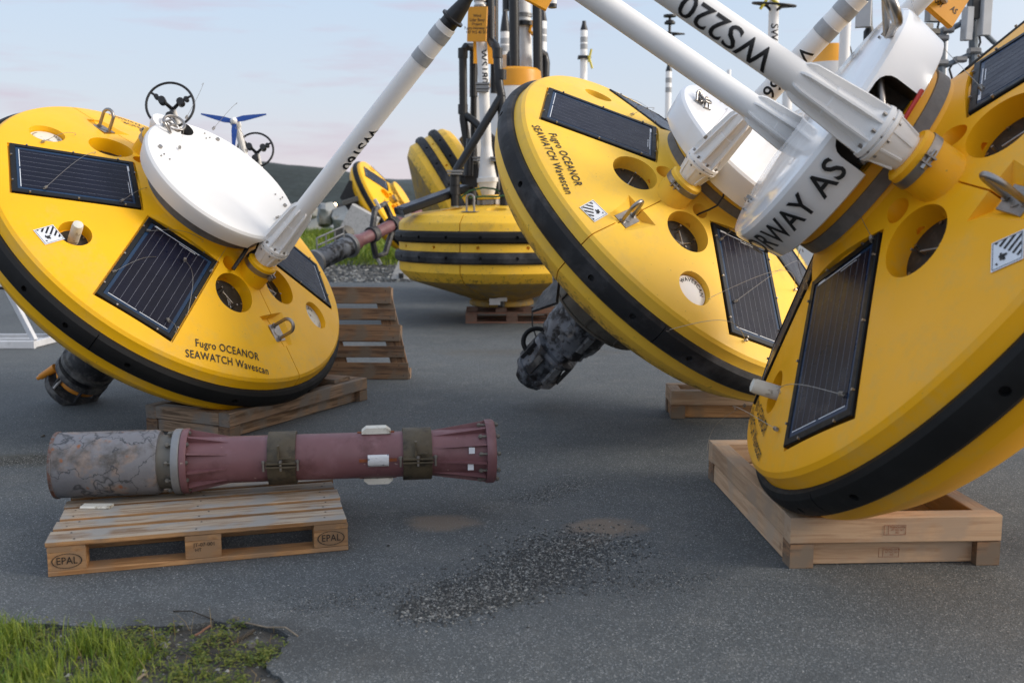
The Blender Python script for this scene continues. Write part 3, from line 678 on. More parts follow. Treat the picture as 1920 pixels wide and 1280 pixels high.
# ---- hills
def hill(name, Y, rows, mat, depth=250, sc=1.0):
    vs = []; fs = []; xs = [i*12.0*sc for i in range(-130, 131)]; n = len(xs)
    def top(x):
        u = 960+F*x/Y
        for (a, va), (b, vb) in zip(rows, rows[1:]):
            if a <= u <= b: k = (u-a)/(b-a); k = k*k*(3-2*k); v = va+(vb-va)*k; break
        else: v = rows[0][1] if u < rows[0][0] else rows[-1][1]
        return HC+(YH-v)/F*Y + 1.6*noise.noise(Vector((x*.02, 0, Y))) + .9*noise.noise(Vector((x*.11, 0, Y)))
    for j in range(13):
        k = j/12
        for x in xs:
            h = top(x); z = -5+(h+5)*math.sin(k*PI/2)
            vs.append((x, Y-depth*(1-k), z + 2.0*k*(1-k)*4*noise.noise(Vector((x*.03, k*4, 2)))))
    for x in xs: vs.append((x, Y+80, -5))
    for j in range(13):
        for i in range(n-1): a = j*n+i; fs.append((a, a+1, a+n+1, a+n))
    return tag(MB().add(vs, fs).build(name, mat, None, 180), kind='structure')
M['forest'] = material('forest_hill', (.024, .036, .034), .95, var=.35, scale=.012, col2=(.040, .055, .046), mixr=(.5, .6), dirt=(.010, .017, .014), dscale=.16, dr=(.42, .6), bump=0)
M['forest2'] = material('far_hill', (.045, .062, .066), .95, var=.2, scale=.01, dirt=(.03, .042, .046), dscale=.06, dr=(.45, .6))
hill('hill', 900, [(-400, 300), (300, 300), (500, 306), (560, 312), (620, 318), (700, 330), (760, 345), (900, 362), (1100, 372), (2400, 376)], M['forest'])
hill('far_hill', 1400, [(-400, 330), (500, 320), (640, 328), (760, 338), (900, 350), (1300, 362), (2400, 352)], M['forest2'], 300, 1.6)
# town lights on the far shore
M['lampglow'] = bpy.data.materials.new('street_lamp_glow'); M['lampglow'].use_nodes = True
_b = M['lampglow'].node_tree.nodes['Principled BSDF']; _b.inputs['Emission Color'].default_value = (1, .75, .45, 1); _b.inputs['Emission Strength'].default_value = 9; _b.inputs['Base Color'].default_value = (.8, .6, .4, 1)
M['housewall'] = material('town_house_wall', (.36, .25, .22), .8, var=.3, scale=.2)
p = at(628, 384, 500)
th = thing('street_lamp', 'distant lit street lamp glowing at the foot of the hill', 'street lamp', Matrix.Translation((p.x, p.y, 0)))
MB().cyl((0, 0, -1), (0, 0, p.z), .12, n=8).build('pole', M['galv'], th)
MB().rev([(0, -.9), (.6, -.6), (.85, 0), (.6, .6), (0, .9)], 12, Matrix.Translation((0, 0, p.z))).build('lamp', M['lampglow'], th)
for i, (u, v, w, h_) in enumerate(((606, 386, 5, 3), (615, 387, 6, 2.4), (640, 387, 6, 2.6), (650, 388, 5, 2.2), (596, 388, 4, 2))):
    p = at(u, v, 560); t_ = thing('town_house', ('small pinkish house just left of the lit street lamp below the hill', 'low house left edge of the town row, next to the street lamp', 'small house just right of the lit street lamp below the hill', 'second small house to the right of the distant street lamp', 'farthest left of the small houses below the hill')[i], 'house', Matrix.Translation((p.x, p.y, 0)))
    MB().box((0, 0, p.z/2-1), (w, 5, p.z+2)).build('wall', M['housewall'], t_, None)
    MB().add([(-w/2-.3, -3, p.z), (w/2+.3, -3, p.z), (w/2+.3, 3, p.z), (-w/2-.3, 3, p.z), (-w/2, 0, p.z+h_*.6), (w/2, 0, p.z+h_*.6)], [(0, 1, 5, 4), (2, 3, 4, 5), (1, 2, 5), (3, 0, 4), (3, 2, 1, 0)]).build('roof', M['dark'], t_, None)
# ---- rocks on the bank
def rock_mesh(name, sx, sy, sz, seed, sub=3, rough=.32):
    bm = bmesh.new(); bmesh.ops.create_icosphere(bm, subdivisions=sub, radius=1)
    rnd = random.Random(seed); pl = [Vector((rnd.gauss(0, 1), rnd.gauss(0, 1), rnd.gauss(0, .8))).normalized() for _ in range(26)]; dd = [rnd.uniform(.50, .86) for _ in pl]
    for v in bm.verts:
        c = v.co.copy()
        for n_, d_ in zip(pl, dd):
            k = c.dot(n_)
            if k > d_: c -= n_*(k-d_)
        c += noise.noise_vector(c*2.2+Vector((seed, 0, 0)))*rough*.25 + noise.noise_vector(c*6+Vector((seed, 0, 0)))*rough*.06
        v.co = Vector((c.x*sx, c.y*sy, c.z*sz))
    me = bpy.data.meshes.new(name); bm.to_mesh(me); bm.free(); me.polygons.foreach_set('use_smooth', [True]*len(me.polygons)); me.set_sharp_from_angle(angle=R(28)); return me
rk = [(652, 418, 36, 60, 46, 'big smooth grey boulder behind the pink spar, left of the tilted buoys'), (590, 420, 40, 52, 50, 'pale boulder seen just right of the white mast foot'), (560, 440, 40, 40, 35, 'boulder low behind the rim of the white cap'),
      (628, 440, 40, 40, 30, 'brownish boulder in front of the big grey boulder'), (690, 415, 44, 40, 40, 'lichened boulder right of the big grey boulder'), (575, 396, 38, 50, 30, 'pale boulder on top of the bank beside the mast'), (610, 404, 36, 40, 40, 'middle boulder between the pale and the big grey one'),
      (705, 448, 40, 36, 26, 'small boulder behind the grey keel box'), (540, 404, 40, 44, 34, 'leftmost boulder of the bank, half hidden by the white cap'), (665, 460, 34, 26, 18, 'lowest boulder at the grass, under the pink spar')]
for i, (u, v, Y, w, h_, lb) in enumerate(rk):
    p = at(u, v, Y); k = Y/F
    me = rock_mesh('boulder', w*k*.75, w*k*.6, h_*k*.85, i+3); me.materials.append(M['rockm']); o = link('boulder', me); o.location = p; o.rotation_euler = (0, 0, i*1.3); tag(o, lb, 'rock', 'boulders on the grass bank')
# ---- grass
def leafmat(name, a, b_):
    m = bpy.data.materials.new(name); m.use_nodes = True; t = m.node_tree; N = t.nodes; p = N['Principled BSDF']
    at_ = N.new('ShaderNodeAttribute'); at_.attribute_name = 'tint'
    mx = N.new('ShaderNodeMix'); mx.data_type = 'RGBA'; t.links.new(at_.outputs['Fac'], mx.inputs['Factor']); mx.inputs['A'].default_value = (*a, 1); mx.inputs['B'].default_value = (*b_, 1)
    t.links.new(mx.outputs['Result'], p.inputs['Base Color']); p.inputs['Roughness'].default_value = .55
    tr = N.new('ShaderNodeBsdfTranslucent'); t.links.new(mx.outputs['Result'], tr.inputs[0]); ms = N.new('ShaderNodeMixShader'); ms.inputs[0].default_value = .35
    t.links.new(p.outputs[0], ms.inputs[1]); t.links.new(tr.outputs[0], ms.inputs[2]); t.links.new(ms.outputs[0], N['Material Output'].inputs[0]); return m
M['grass'] = leafmat('grass_blade', (.080, .165, .012), (.31, .36, .045))
M['weed'] = leafmat('weed_leaf', (.07, .125, .018), (.24, .25, .045))
def blades(name, items, mat):
    """items: (x, y, z, height, width, lean dir, lean, kind)"""
    vs = []; fs = []; tint = []
    for (x, y, z, h_, w, a, le, kd) in items:
        ca, sa = math.cos(a), math.sin(a); px, py = -sa*w/2, ca*w/2; o = len(vs)
        if kd == 0:
            for k, wk in ((0, 1), (.4, .85), (.75, .5)):
                q = k*k*le; vs += [(x+ca*q+px*wk, y+sa*q+py*wk, z+h_*k), (x+ca*q-px*wk, y+sa*q-py*wk, z+h_*k)]
            vs.append((x+ca*le, y+sa*le, z+h_*(1-.15*min(1, le/h_)))); fs += [(o, o+1, o+3, o+2), (o+2, o+3, o+5, o+4), (o+4, o+5, o+6)]; n = 7
        else:
            t = random.uniform(-.5, .5); vs += [(x, y, z), (x+ca*h_*.5+px, y+sa*h_*.5+py, z+h_*(.15+t*.4)), (x+ca*h_, y+sa*h_, z+h_*t*.6), (x+ca*h_*.5-px, y+sa*h_*.5-py, z+h_*(.15+t*.4))]; fs.append((o, o+1, o+2, o+3)); n = 4
        tint += [random.random()]*n
    me = bpy.data.meshes.new(name); me.from_pydata(vs, [], fs); me.materials.append(mat)
    a_ = me.attributes.new('tint', 'FLOAT', 'POINT'); a_.data.foreach_set('value', tint); me.update()
    return tag(link(name, me), kind='stuff')
def inside(x, y):
    c = False; n = len(fine); 
    P_ = fine + [(-30, fine[-1][1]), (-30, -4), (fine[0][0], -4)]
    j = len(P_)-1
    for i in range(len(P_)):
        xi, yi = P_[i]; xj, yj = P_[j]
        if (yi > y) != (yj > y) and x < (xj-xi)*(y-yi)/(yj-yi)+xi: c = not c
        j = i
    return c
it = []; it2 = []
for _ in range(60000):
    x = random.uniform(-2.6, -.7); y = random.uniform(2.4, 3.6)
    if not inside(x, y): continue
    c, s = math.cos(PIT), math.sin(PIT); d = y*c - (0-HC)*s; u = 960+F*x/d; v = 640 - F*(y*s-HC*c)/d
    dens = max(0, min(1, (350-u)/200 + (v-1200)/130))
    if v < 1178: dens *= .1
    dens *= .08 + 1.5*max(0, noise.noise(Vector((x*6, y*6, 0)))+.18)
    if random.random() < dens:
        hh = random.uniform(.02, .09)*(.35+1.0*max(0, min(1, (420-u)/420)))
        it.append((x, y, -.02, hh, random.uniform(.002, .005), random.uniform(0, 6.28), hh*random.uniform(.1, .9), 0))
M['straw'] = leafmat('dead_straw', (.20, .13, .05), (.34, .26, .12)); it3 = []
for _ in range(900):
    x = random.uniform(-2.3, -.75); y = random.uniform(2.5, 3.55)
    if inside(x, y): hh = random.uniform(.02, .10); it3.append((x, y, -.018, hh*random.choice((.15, .3, 1)), random.uniform(.0015, .003), random.uniform(0, 6.28), hh*random.uniform(.3, 1.2), 0))
blades('dead_stalks', it3, M['straw'])
for _ in range(1500):                                       # leafy weeds: little plants of several leaves
    x = random.uniform(-2.4, -.75); y = random.uniform(2.5, 3.55)
    if not inside(x, y): continue
    if noise.noise(Vector((x*4.2, y*4.2, 7))) < -.08: continue
    hh = random.uniform(.012, .05)
    for k in range(random.randint(8, 20)):
        r_ = random.uniform(0, .025); a = random.uniform(0, 6.28)
        it2.append((x+r_*math.cos(a), y+r_*math.sin(a), -.018+random.random()*hh, random.uniform(.010, .020), random.uniform(.006, .011), random.uniform(0, 6.28), 0, 1))
blades('grass', it, M['grass']); blades('weeds', it2, M['weed'])
it = []
for _ in range(40000):
    x = random.uniform(-12, 3); y = random.uniform(28.8, 40)
    z = bankz(x, y); hh = random.uniform(.15, .45)
    if noise.noise(Vector((x*.6, y*.6, 9))) < -.25: continue
    it.append((x, y, z-.02, hh, random.uniform(.02, .05), random.uniform(0, 6.28), hh*random.uniform(.1, .7), 0))
for _ in range(2500):
    x = random.uniform(-10, -1); y = random.uniform(26.5, 29.5); hh = random.uniform(.06, .2)
    it.append((x, y, -.02, hh, random.uniform(.02, .04), random.uniform(0, 6.28), hh*.5, 0))
blades('bank_grass', it, M['grass'])
# ---- loose gravel
M['stone'] = leafmat('gravel_stone', (.050, .054, .055), (.50, .50, .47))
def stones(name, items):
    base = [(1, 0, 0), (-1, 0, 0), (0, 1, 0), (0, -1, 0), (0, 0, 1), (0, 0, -.4)]; F_ = [(0, 2, 4), (2, 1, 4), (1, 3, 4), (3, 0, 4), (2, 0, 5), (1, 2, 5), (3, 1, 5), (0, 3, 5)]
    vs = []; fs = []; ti = []
    for x, y, z, r_ in items:
        a = random.uniform(0, 6.28); ca, sa = math.cos(a), math.sin(a); sx, sy, sz = r_*random.uniform(.7, 1.3), r_*random.uniform(.6, 1), r_*random.uniform(.4, .8); o = len(vs)
        for bx, by, bz in base:
            bx += random.uniform(-.25, .25); by += random.uniform(-.25, .25)
            vs.append((x+ca*bx*sx-sa*by*sy, y+sa*bx*sx+ca*by*sy, z+bz*sz+r_*.15))
        fs += [tuple(i+o for i in f) for f in F_]; ti += [random.random()**3.4]*6
    me = bpy.data.meshes.new(name); me.from_pydata(vs, [], fs); me.materials.append(M['stone'])
    a_ = me.attributes.new('tint', 'FLOAT', 'POINT'); a_.data.foreach_set('value', ti); return tag(link(name, me), kind='stuff')
it = []
path = [gd(790, 1150), gd(860, 1125), gd(930, 1098), gd(1000, 1070), gd(1060, 1040), gd(1095, 1015)]
for _ in range(15000):
    k = random.random()*(len(path)-1); i = int(k); p = path[i].lerp(path[i+1], k-i); w = .06+.10*(k/5)
    it.append((p.x+random.gauss(0, w), p.y+random.gauss(0, w*.9), 0, random.choice((.002, .003, .004, .0045, .005, .008))))
for _ in range(5200):                                      # faint drift lines and single chips all over
    a, b = random.choice((((560, 1140), (860, 1090)), ((1100, 1100), (1330, 1080)), ((980, 940), (1100, 900)), ((0, 870), (110, 855))))
    p = gd(*a).lerp(gd(*b), random.random()); it.append((p.x+random.gauss(0, .08), p.y+random.gauss(0, .07), 0, random.uniform(.0015, .0045)))
for _ in range(3800):
    y = random.uniform(2.4, 9); x = random.uniform(-.55, .55)*y; 
    if inside(x, y): continue
    it.append((x, y, 0, random.uniform(.001, .0035) * (1+y*.08)))
stones('gravel', it)
it = [(random.uniform(-2.3, -.75), random.uniform(2.5, 3.5), -.016, random.choice((.003, .004, .006, .010))) for _ in range(2200)]
stones('soil_gravel', [q for q in it if inside(q[0], q[1])])
it = []
for _ in range(5000):
    y = random.uniform(20.5, 29); x = random.uniform(-10, 1); it.append((x, y, -.02, random.uniform(.02, .07)))
stones('roadside_gravel', it)
fs_ = [(438, 1160, .020, 'pale grey stone beside the leafy weed at the asphalt edge'), (430, 1176, .014, 'small grey stone left of the leafy weed'), (308, 1212, .022, 'flat grey stone lying in the weeds'), (338, 1172, .012, 'small stone at the broken asphalt edge'),
       (472, 1212, .024, 'rounded stone under the rightmost weeds'), (350, 1250, .013, 'half buried stone among the low weeds'), (492, 1236, .010, 'small pale stone near the dark soil edge'), (92, 1195, .012, 'small white stone in the grass'), (945, 1070, .009, 'white pebble at the edge of the gravel streak'), (908, 1100, .008, 'brown pebble on the gravel streak'), (728, 1023, .009, 'dark brown lump on the asphalt right of the euro pallet'), (80, 818, .02, 'pale flat pebble left of the grey spar end')]
for i, (u, v, r_, lb) in enumerate(fs_):
    zz = -.016 if inside(gd(u, v).x, gd(u, v).y) else 0
    p = gd(u, v, zz); me = rock_mesh('stone', r_*1.3, r_, r_*.7, i+40, 2); me.materials.append(M['stonegrey'] if i != 10 else M['dark']); o = link('stone', me); o.location = (p.x, p.y, zz+r_*.3); o.rotation_euler = (0, 0, i); tag(o, lb, 'stone')
M['twigd'] = material('dark_twig', (.035, .028, .02), .8, var=.3, scale=40); M['twigl'] = material('pale_twig', (.22, .18, .13), .8, var=.3, scale=40); M['twigr'] = material('red_twig', (.17, .085, .05), .8, var=.3, scale=40)
tw = [([(365, 1187), (395, 1168)], .004, 'reddish brown stick lying in the weeds', 'rust'), ([(460, 1168), (500, 1176), (535, 1182), (558, 1193)], .003, 'thin pale curved twig on the asphalt edge', 'woodnew'), ([(430, 1205), (476, 1178)], .007, 'dark broken stick under the leafy weed', 'wooddark'), ([(248, 1278), (272, 1258)], .005, 'pale twig in the low weeds at the bottom edge', 'woodnew'), ([(325, 1146), (360, 1152), (400, 1162)], .0025, 'thin dark twig on the asphalt near the weeds', 'wooddark')]
for pts_, r_, lb, mt in tw:
    q = [gd(u, v) for u, v in pts_]; q = [Vector((p.x, p.y, r_+.012*math.sin(PI*i/(len(q)-1)) - (.012 if inside(p.x, p.y) else 0))) for i, p in enumerate(q)]
    if len(q) == 2: q = [q[0].lerp(q[1], k/5)+Vector((random.uniform(-1, 1), random.uniform(-1, 1), 0))*.004 for k in range(6)]
    tag(MB().tube(q, r_, 6).build('twig', M['twigd' if mt == 'wooddark' else 'twigl' if mt == 'woodnew' else 'twigr']), lb, 'twig')

# ================================================================== THINGS
# ---- three tilted buoys
A = make_buoy('tilted_buoy', 'deep yellow tilted buoy at left, plain white round cap, mast lettered WS160', *POSE['A'], 'yellowA', cap=(.58, .575, .715),
              notches=((.50, .15, .13, 0), (-.50, .11, 0, 0)), texts=T1+far(T1), capmat='white')
ph = camphi('A', .6, 1.5)
mast(A, .60, .53, 2.03, 'WS160', 1.60, -1, ph+.98, (2.315, 2.485))
hazard(A, -92, 1.165, 92); 
for s, o_ in ((1, .17), (-1, .12)): beacon(A, s, o_)
B = make_buoy('tilted_buoy', 'faded yellow tilted buoy in the centre right, glossy white cap and WAVESCAN disc showing', *POSE['B'], 'yellowB', cap=(.575, .585, .775),
              notches=((-.50, .11, 0, 0),), dirty=False, texts=T1+far(T1), band='rubber_worn')
ph = camphi('B', .6, 1.5)
mast(B, .60, .53, 1.36, 'WS166', 1.36, -1, ph, (1.65, 1.79), size=.11)
mast(B, -.60, .53, 2.5, None, 1, 1, 0, ())
hazard(B, -5.9, 1.203, 190)
for s in (1, -1): beacon(B, s, .06)
C = make_buoy('tilted_buoy', 'large warm yellow tilted buoy at right, cap lettered NORWAY AS, mast WS220', *POSE['C'], 'yellowC', cap=(.57, .585, .80),
              notches=((.50, .13, .215, 0), (-.50, .11, 0, 0)), dirty=True, texts=[(-97, 1.155, 'Fugro OCEANOR', .077, .8), (-97, 1.240, 'SEAWATCH Wavescan', .077, .8)])
ph = camphi('C', .6, 1.2)
mast(C, .60, .53, 2.4, 'WS220', 1.32, 1, ph-.15, (), size=.13)
mast(C, -.60, .53, 2.4, None, 1, 1, 0, ())
hazard(C, -8.5, 1.16, -40, .058)
for s in (1, -1): beacon(C, s, .19)

def invl(k, u, v, z):                       # buoy-local point on plane z seen at a pixel
    Rm, t = POSE[k]; Rt = Matrix(Rm).transposed(); o = Rt @ (Vector((0, 0, HC))-Vector(t))
    d = Rt @ (at(u, v, 5)-Vector((0, 0, HC))); return o + d*((z-o.z)/d.z)
def invd(k, u, v):
    z = .3
    for _ in range(40): p = invl(k, u, v, z); z = .5*z+.5*dz(Vector((p.x, p.y)).length)
    return p
# cap lettering on the side of C's cap
def cap_text(parent, body, size, phc, r, zc, sx=.9):
    def fn(s, t): return Vector(((r+.0015)*math.cos(phc+s/r), (r+.0015)*math.sin(phc+s/r), zc+t))
    return put_text('lettering', body, size, fn, M['ink'], parent, .016, 1.05, .02, sx)
def cyl_phi(k, u, v, r):
    Rm, t = POSE[k]; Rt = Matrix(Rm).transposed(); o = Rt @ (Vector((0, 0, HC))-Vector(t)); d = Rt @ (at(u, v, 5)-Vector((0, 0, HC)))
    A_ = d.x**2+d.y**2; B_ = o.x*d.x+o.y*d.y; C_ = o.x**2+o.y**2-r*r; q = (-B_-math.sqrt(max(0, B_*B_-A_*C_)))/A_; p = o+d*q; return math.atan2(p.y, p.x), p.z
pA_, zA_ = cyl_phi('C', 1568, 372, .562); pR_, zR_ = cyl_phi('C', 1478, 432, .562)
cap_text(C, 'FUGRO NORWAY AS', .135, pA_ - .86, .5665, .695)
# steel fittings
lf = thing('lifting_bow', 'large steel lifting bow standing on the glossy white cap at upper right', 'lifting bow', C.matrix_world.copy())
b0 = invl('C', 1664, 66, .80); rc_ = invl('C', 1672, 10, .90)
ax_ = (rc_-b0).normalized(); sd_ = (invl('C', 1705, 8, .90)-rc_); sd_ = (sd_-ax_*sd_.dot(ax_)).normalized(); nn_ = ax_.cross(sd_)
Mb = Matrix((sd_, ax_, nn_)).transposed()
MB().ring(rc_, .062, .015, 40, Mb, k=12).build('ring', M['steel'], lf)
bl = MB()
for s_ in (1, -1): bl.tube([rc_+Mb @ Vector((s_*.064, -.01, 0)), rc_+Mb @ Vector((s_*.050, -.06, 0)), b0+Mb @ Vector((s_*.012, .0, 0)), b0-ax_*.03], [.014, .016, .013, .012], 10)
pl_ = [(-.045, -.058), (0, -.072), (.045, -.058), (.012, -.125), (-.012, -.125)]
vs = [rc_+Mb @ Vector((x_, y_, z_)) for z_ in (-.009, .009) for x_, y_ in pl_]
bl.add(vs, [(i, (i+1) % 5, 5+(i+1) % 5, 5+i) for i in range(5)]+[(4, 3, 2, 1, 0), (5, 6, 7, 8, 9)]); bl.build('web', M['steel'], lf)
# contents of C's cap opening by the mast
o_ = MB(); o_.cyl((.515, .07, .66), (.46, .185, .745), .017, n=16); o_.build('lift_post', M['steel'], C)
MB().box((.47, -.02, .62), (.06, .16, .02)).build('bracket', M['galv'], C, None)
MB().tube([(.535, .10, .598), (.520, .16, .600), (.485, .235, .60)], .009, 8).build('cable', M['red'], C)
def shackles(parent_name, label, k, u, v, z, n, sc):
    p = invl(k, u, v, z); t_ = thing(parent_name, label, 'shackle', Matrix(RT(*POSE[k])) @ Matrix.Translation(p)); rnd = random.Random(u)
    for i in range(n):
        Mr = Matrix.Rotation(rnd.uniform(0, 3), 3, 'Z') @ Matrix.Rotation(rnd.uniform(-.9, .9), 3, 'X')
        c = Vector((rnd.uniform(-1, 1)*sc*1.6, rnd.uniform(-1, 1)*sc, .012+rnd.uniform(0, .03)))
        pts = [c+Mr @ Vector((sc*.5*math.cos(a), sc*.9*math.sin(a)+sc*.3, 0)) for a in [PI*j/8 for j in range(9)]]
        pts = [c+Mr @ Vector((sc*.5, -sc*.5, 0))]+pts+[c+Mr @ Vector((-sc*.5, -sc*.5, 0))]
        MB().tube(pts, sc*.17, 8).cyl(c+Mr @ Vector((sc*.8, -sc*.5, 0)), c+Mr @ Vector((-sc*.8, -sc*.5, 0)), sc*.15, n=8).build('shackle_link', M['steel'], t_)
shackles('shackle_chain', 'heap of steel shackles lying on the cap of the centre buoy', 'B', 1315, 192, .78, 6, .042)
shackles('shackle_chain', 'steel shackles hooked at the upper edge of the plain white cap', 'A', 322, 246, .72, 3, .045)
# A: empty mast foot on the far collar, with a lifting ring
MB().rev([(.055, .53), (.075, .53), (.102, .60), (.108, .615), (.108, .65), (.09, .655), (.05, .655)], 32, Matrix.Translation((-.60, 0, 0))).build('empty_flange', M['white'], A)
MB().ring((-.56, .0, .70), .072, .010, 32, Matrix.Rotation(.3, 3, 'X'), k=10).build('lifting_ring', M['steel'], A)
# black bracket and cable at A's mast side
o_ = MB(); o_.tube([(.44, -.02, .60), (.50, -.10, .52), (.56, -.20, .42)], .014, 10); o_.tube([(.46, .03, .62), (.52, -.02, .55), (.53, -.09, .50)], .012, 8); o_.build('bracket', M['black'], A)
MB().tube([(.42, .16, .60), (.455, .20, .56), (.475, .215, .50), (.49, .20, .45), (.50, .175, .39), (.505, .165, .33)], .006, 8).build('cable', M['black'], B)
# thin bird wires with a coil at their foot
def wire(k, par, foot, tip, h_, zf=None):
    a = invd(k, *foot) if zf is None else invl(k, *foot, zf); b = invl(k, *tip, a.z+h_); d = (b-a); L = d.length
    o = MB(); dn = d.normalized(); q = dn.orthogonal().normalized(); w = dn.cross(q)
    o.tube([a+Vector((0, 0, .012))+dn*(.028*i/24)+(q*math.cos(i*PI/3)+w*math.sin(i*PI/3))*.0085 for i in range(25)], .0018, 5)
    o.tube([a+Vector((0, 0, .012))+dn*.028+(b-a-dn*.028)*(i/12)+Vector((0, 0, 1))*math.sin(PI*i/12)*.12*L for i in range(13)], .0014, 4)
    o.ring(b, .007, .0011, 10, Matrix((dn, q, w)).transposed(), k=4)
    me = o.mesh('bird_wire', M['wire']); return link('bird_wire', me, par)
for f_, t_, h_ in (((81, 356), (178, 287), .10), ((224, 380), (281, 354), .06), ((272, 434), (380, 453), .08), ((208, 513), (294, 484), .08), ((392, 514), (435, 444), .07), ((345, 487), (350, 590), .06), ((76, 269), (141, 253), .05), ((312, 600), (330, 622), .03)):
    wire('A', A, f_, t_, h_)
for f_, t_, h_ in (((335, 282), (341, 232), .08), ((462, 288), (443, 240), .07), ((515, 411), (551, 398), .08), ((347, 225), (380, 158), .16), ((397, 245), (443, 195), .16)):
    wire('A', A, f_, t_, h_, .72)
for f_, t_, h_ in (((1375, 568), (1500, 492), .12), ((1398, 640), (1252, 621), .14), ((1348, 452), (1405, 410), .10), ((1180, 218), (1225, 205), .10), ((1160, 180), (1230, 230), .06), ((1490, 545), (1330, 560), .2)):
    wire('B', B, f_, t_, h_)
for f_, t_, h_ in (((1319, 262), (1362, 205), .10), ((1395, 375), (1405, 395), .03)): wire('B', B, f_, t_, h_, .78)
for f_, t_, h_ in (((1587, 742), (1462, 735), .10), ((1462, 808), (1378, 765), .10), ((1640, 455), (1601, 262), .20), ((1848, 172), (1712, 0), .35), ((1820, 108), (1700, 0), .3), ((1516, 545), (1505, 470), .1), ((1400, 760), (1330, 900), .1)):
    wire('C', C, f_, t_, h_)
# keels under the tilted buoys
def blocks(parent, r, zs, n, a0, sz=(.022, .055, .11), mat='anode'):
    me = MB().cbox((0, 0, 0), sz, .008).mesh('anode', M[mat], None)
    for z in zs:
        for i in range(n):
            a = a0+2*PI*i/n; o = link('anode', me, parent); o.location = (r*math.cos(a), r*math.sin(a), z); o.rotation_euler = (0, 0, a)
k = MB().rev([(.22, -.60), (.22, -.66), (.18, -.68), (.182, -.86), (.188, -1.20), (.205, -1.21), (.205, -1.245), (.18, -1.25), (.14, -1.26), (.14, -1.30)], 40).build('keel_tube', M['keel'], A)
blocks(k, .192, (-1.0, ), 7, .2, (.022, .06, .12)); 
MB().rev([(.14, -1.29), (.20, -1.29), (.205, -1.31), (.205, -1.335), (.14, -1.34)], 40).build('cage_ring', M['keel'], k)
for i in range(6): MB().box((.18*math.cos(i*PI/3+.4), .18*math.sin(i*PI/3+.4), -1.395), (.04, .012, .13), Matrix.Rotation(i*PI/3+.4, 3, 'Z')).build('cage_bar', M['keel'], k, None)
MB().rev([(.10, -1.455), (.202, -1.455), (.207, -1.47), (.202, -1.515), (.10, -1.52)], 40).build('end_ring', M['keel'], k)
MB().ring((0, 0, -1.39), .15, .020, 28, k=8).build('orange_ring', M['orangep'], k)
MB().cyl((-.14, -.12, -1.38), (-.18, -.15, -1.52), .034, .024, n=12).cyl((-.18, -.15, -1.52), (-.19, -.155, -1.55), .015, n=10).build('shackle_pin', M['orangep'], k)
MB().cyl((-.02, -.15, -1.30), (.0, -.20, -1.44), .014, n=10).build('pin', M['steel'], k)
k = MB().rev([(.10, -.60), (.40, -.60), (.405, -.62), (.39, -.64), (.40, -.78), (.41, -.785), (.41, -.80), (.385, -.80), (.37, -.79), (.10, -.79)], 64).build('keel_plate', M['plate'], B)
me_ = MB().box((.40, 0, -.705), (.03, .012, .15)).mesh('stiffener', M['plate'], None)
for i in range(10): o = link('stiffener', me_, k); o.rotation_euler = (0, 0, i*PI/5+.3)
lump = MB().rev([(.14, -.79), (.17, -.82), (.215, -.90), (.22, -.96), (.222, -1.02), (.215, -1.10), (.20, -1.16), (.205, -1.19), (.17, -1.21), (.14, -1.23), (.135, -1.28), (.18, -1.285), (.18, -1.32), (.155, -1.33), (.155, -1.40), (.16, -1.48), (.158, -1.52), (.178, -1.525), (.178, -1.56), (.14, -1.58), (.11, -1.66), (0, -1.67)], 44).mesh('keel_body', M['keelgrey'])
for v in lump.vertices:
    n_ = noise.noise(v.co*9)*.030 + noise.noise(v.co*24)*.016; l_ = Vector((v.co.x, v.co.y)).length
    if l_ > .01: v.co.x *= 1+n_/l_; v.co.y *= 1+n_/l_
kb = link('keel_body', lump, B); blocks(kb, .205, (-1.02,), 8, .1, (.035, .06, .15), 'anodegrey')
for i in range(7): MB().box((.172*math.cos(i*.9), .172*math.sin(i*.9), -1.42), (.03, .05, .17), Matrix.Rotation(i*.9, 3, 'Z')).build('side_block', M['anodegrey' if i % 2 else 'keel'], kb, None)
MB().ring((-.03, -.10, -1.42), .13, .020, 30, Matrix.Rotation(1.2, 3, 'X'), k=8).build('hose_loop', M['rubber'], kb); MB().ring((.05, -.14, -1.36), .10, .018, 28, Matrix.Rotation(.9, 3, 'Y'), k=8).build('hose_loop', M['rubber'], kb)
MB().tube([(.0, -.16, -1.38), (-.12, -.30, -1.40), (-.22, -.42, -1.36)], .006, 6).build('tail_rod', M['rubber'], kb)
p1_ = invl('B', 1035, 525, -.55); 
fin = MB(); 
for z_ in (0,): fin.prism([(0, 0), (.30, 0), (.05, -.30), (-.04, -.18)], -.01, .01, Matrix.Translation(p1_ + Vector((-.1, 0, 0))) @ Matrix.Rotation(.6, 4, 'Z') @ Matrix.Rotation(PI/2, 4, 'X'))
fin.build('keel_fin', M['keel'], B, None)
MB().rev([(.10, -.60), (.24, -.60), (.24, -.64), (.14, -.66), (.14, -1.2), (.20, -1.22), (.20, -1.5), (.12, -1.6), (0, -1.6)], 32).build('keel_tube', M['keel'], C)

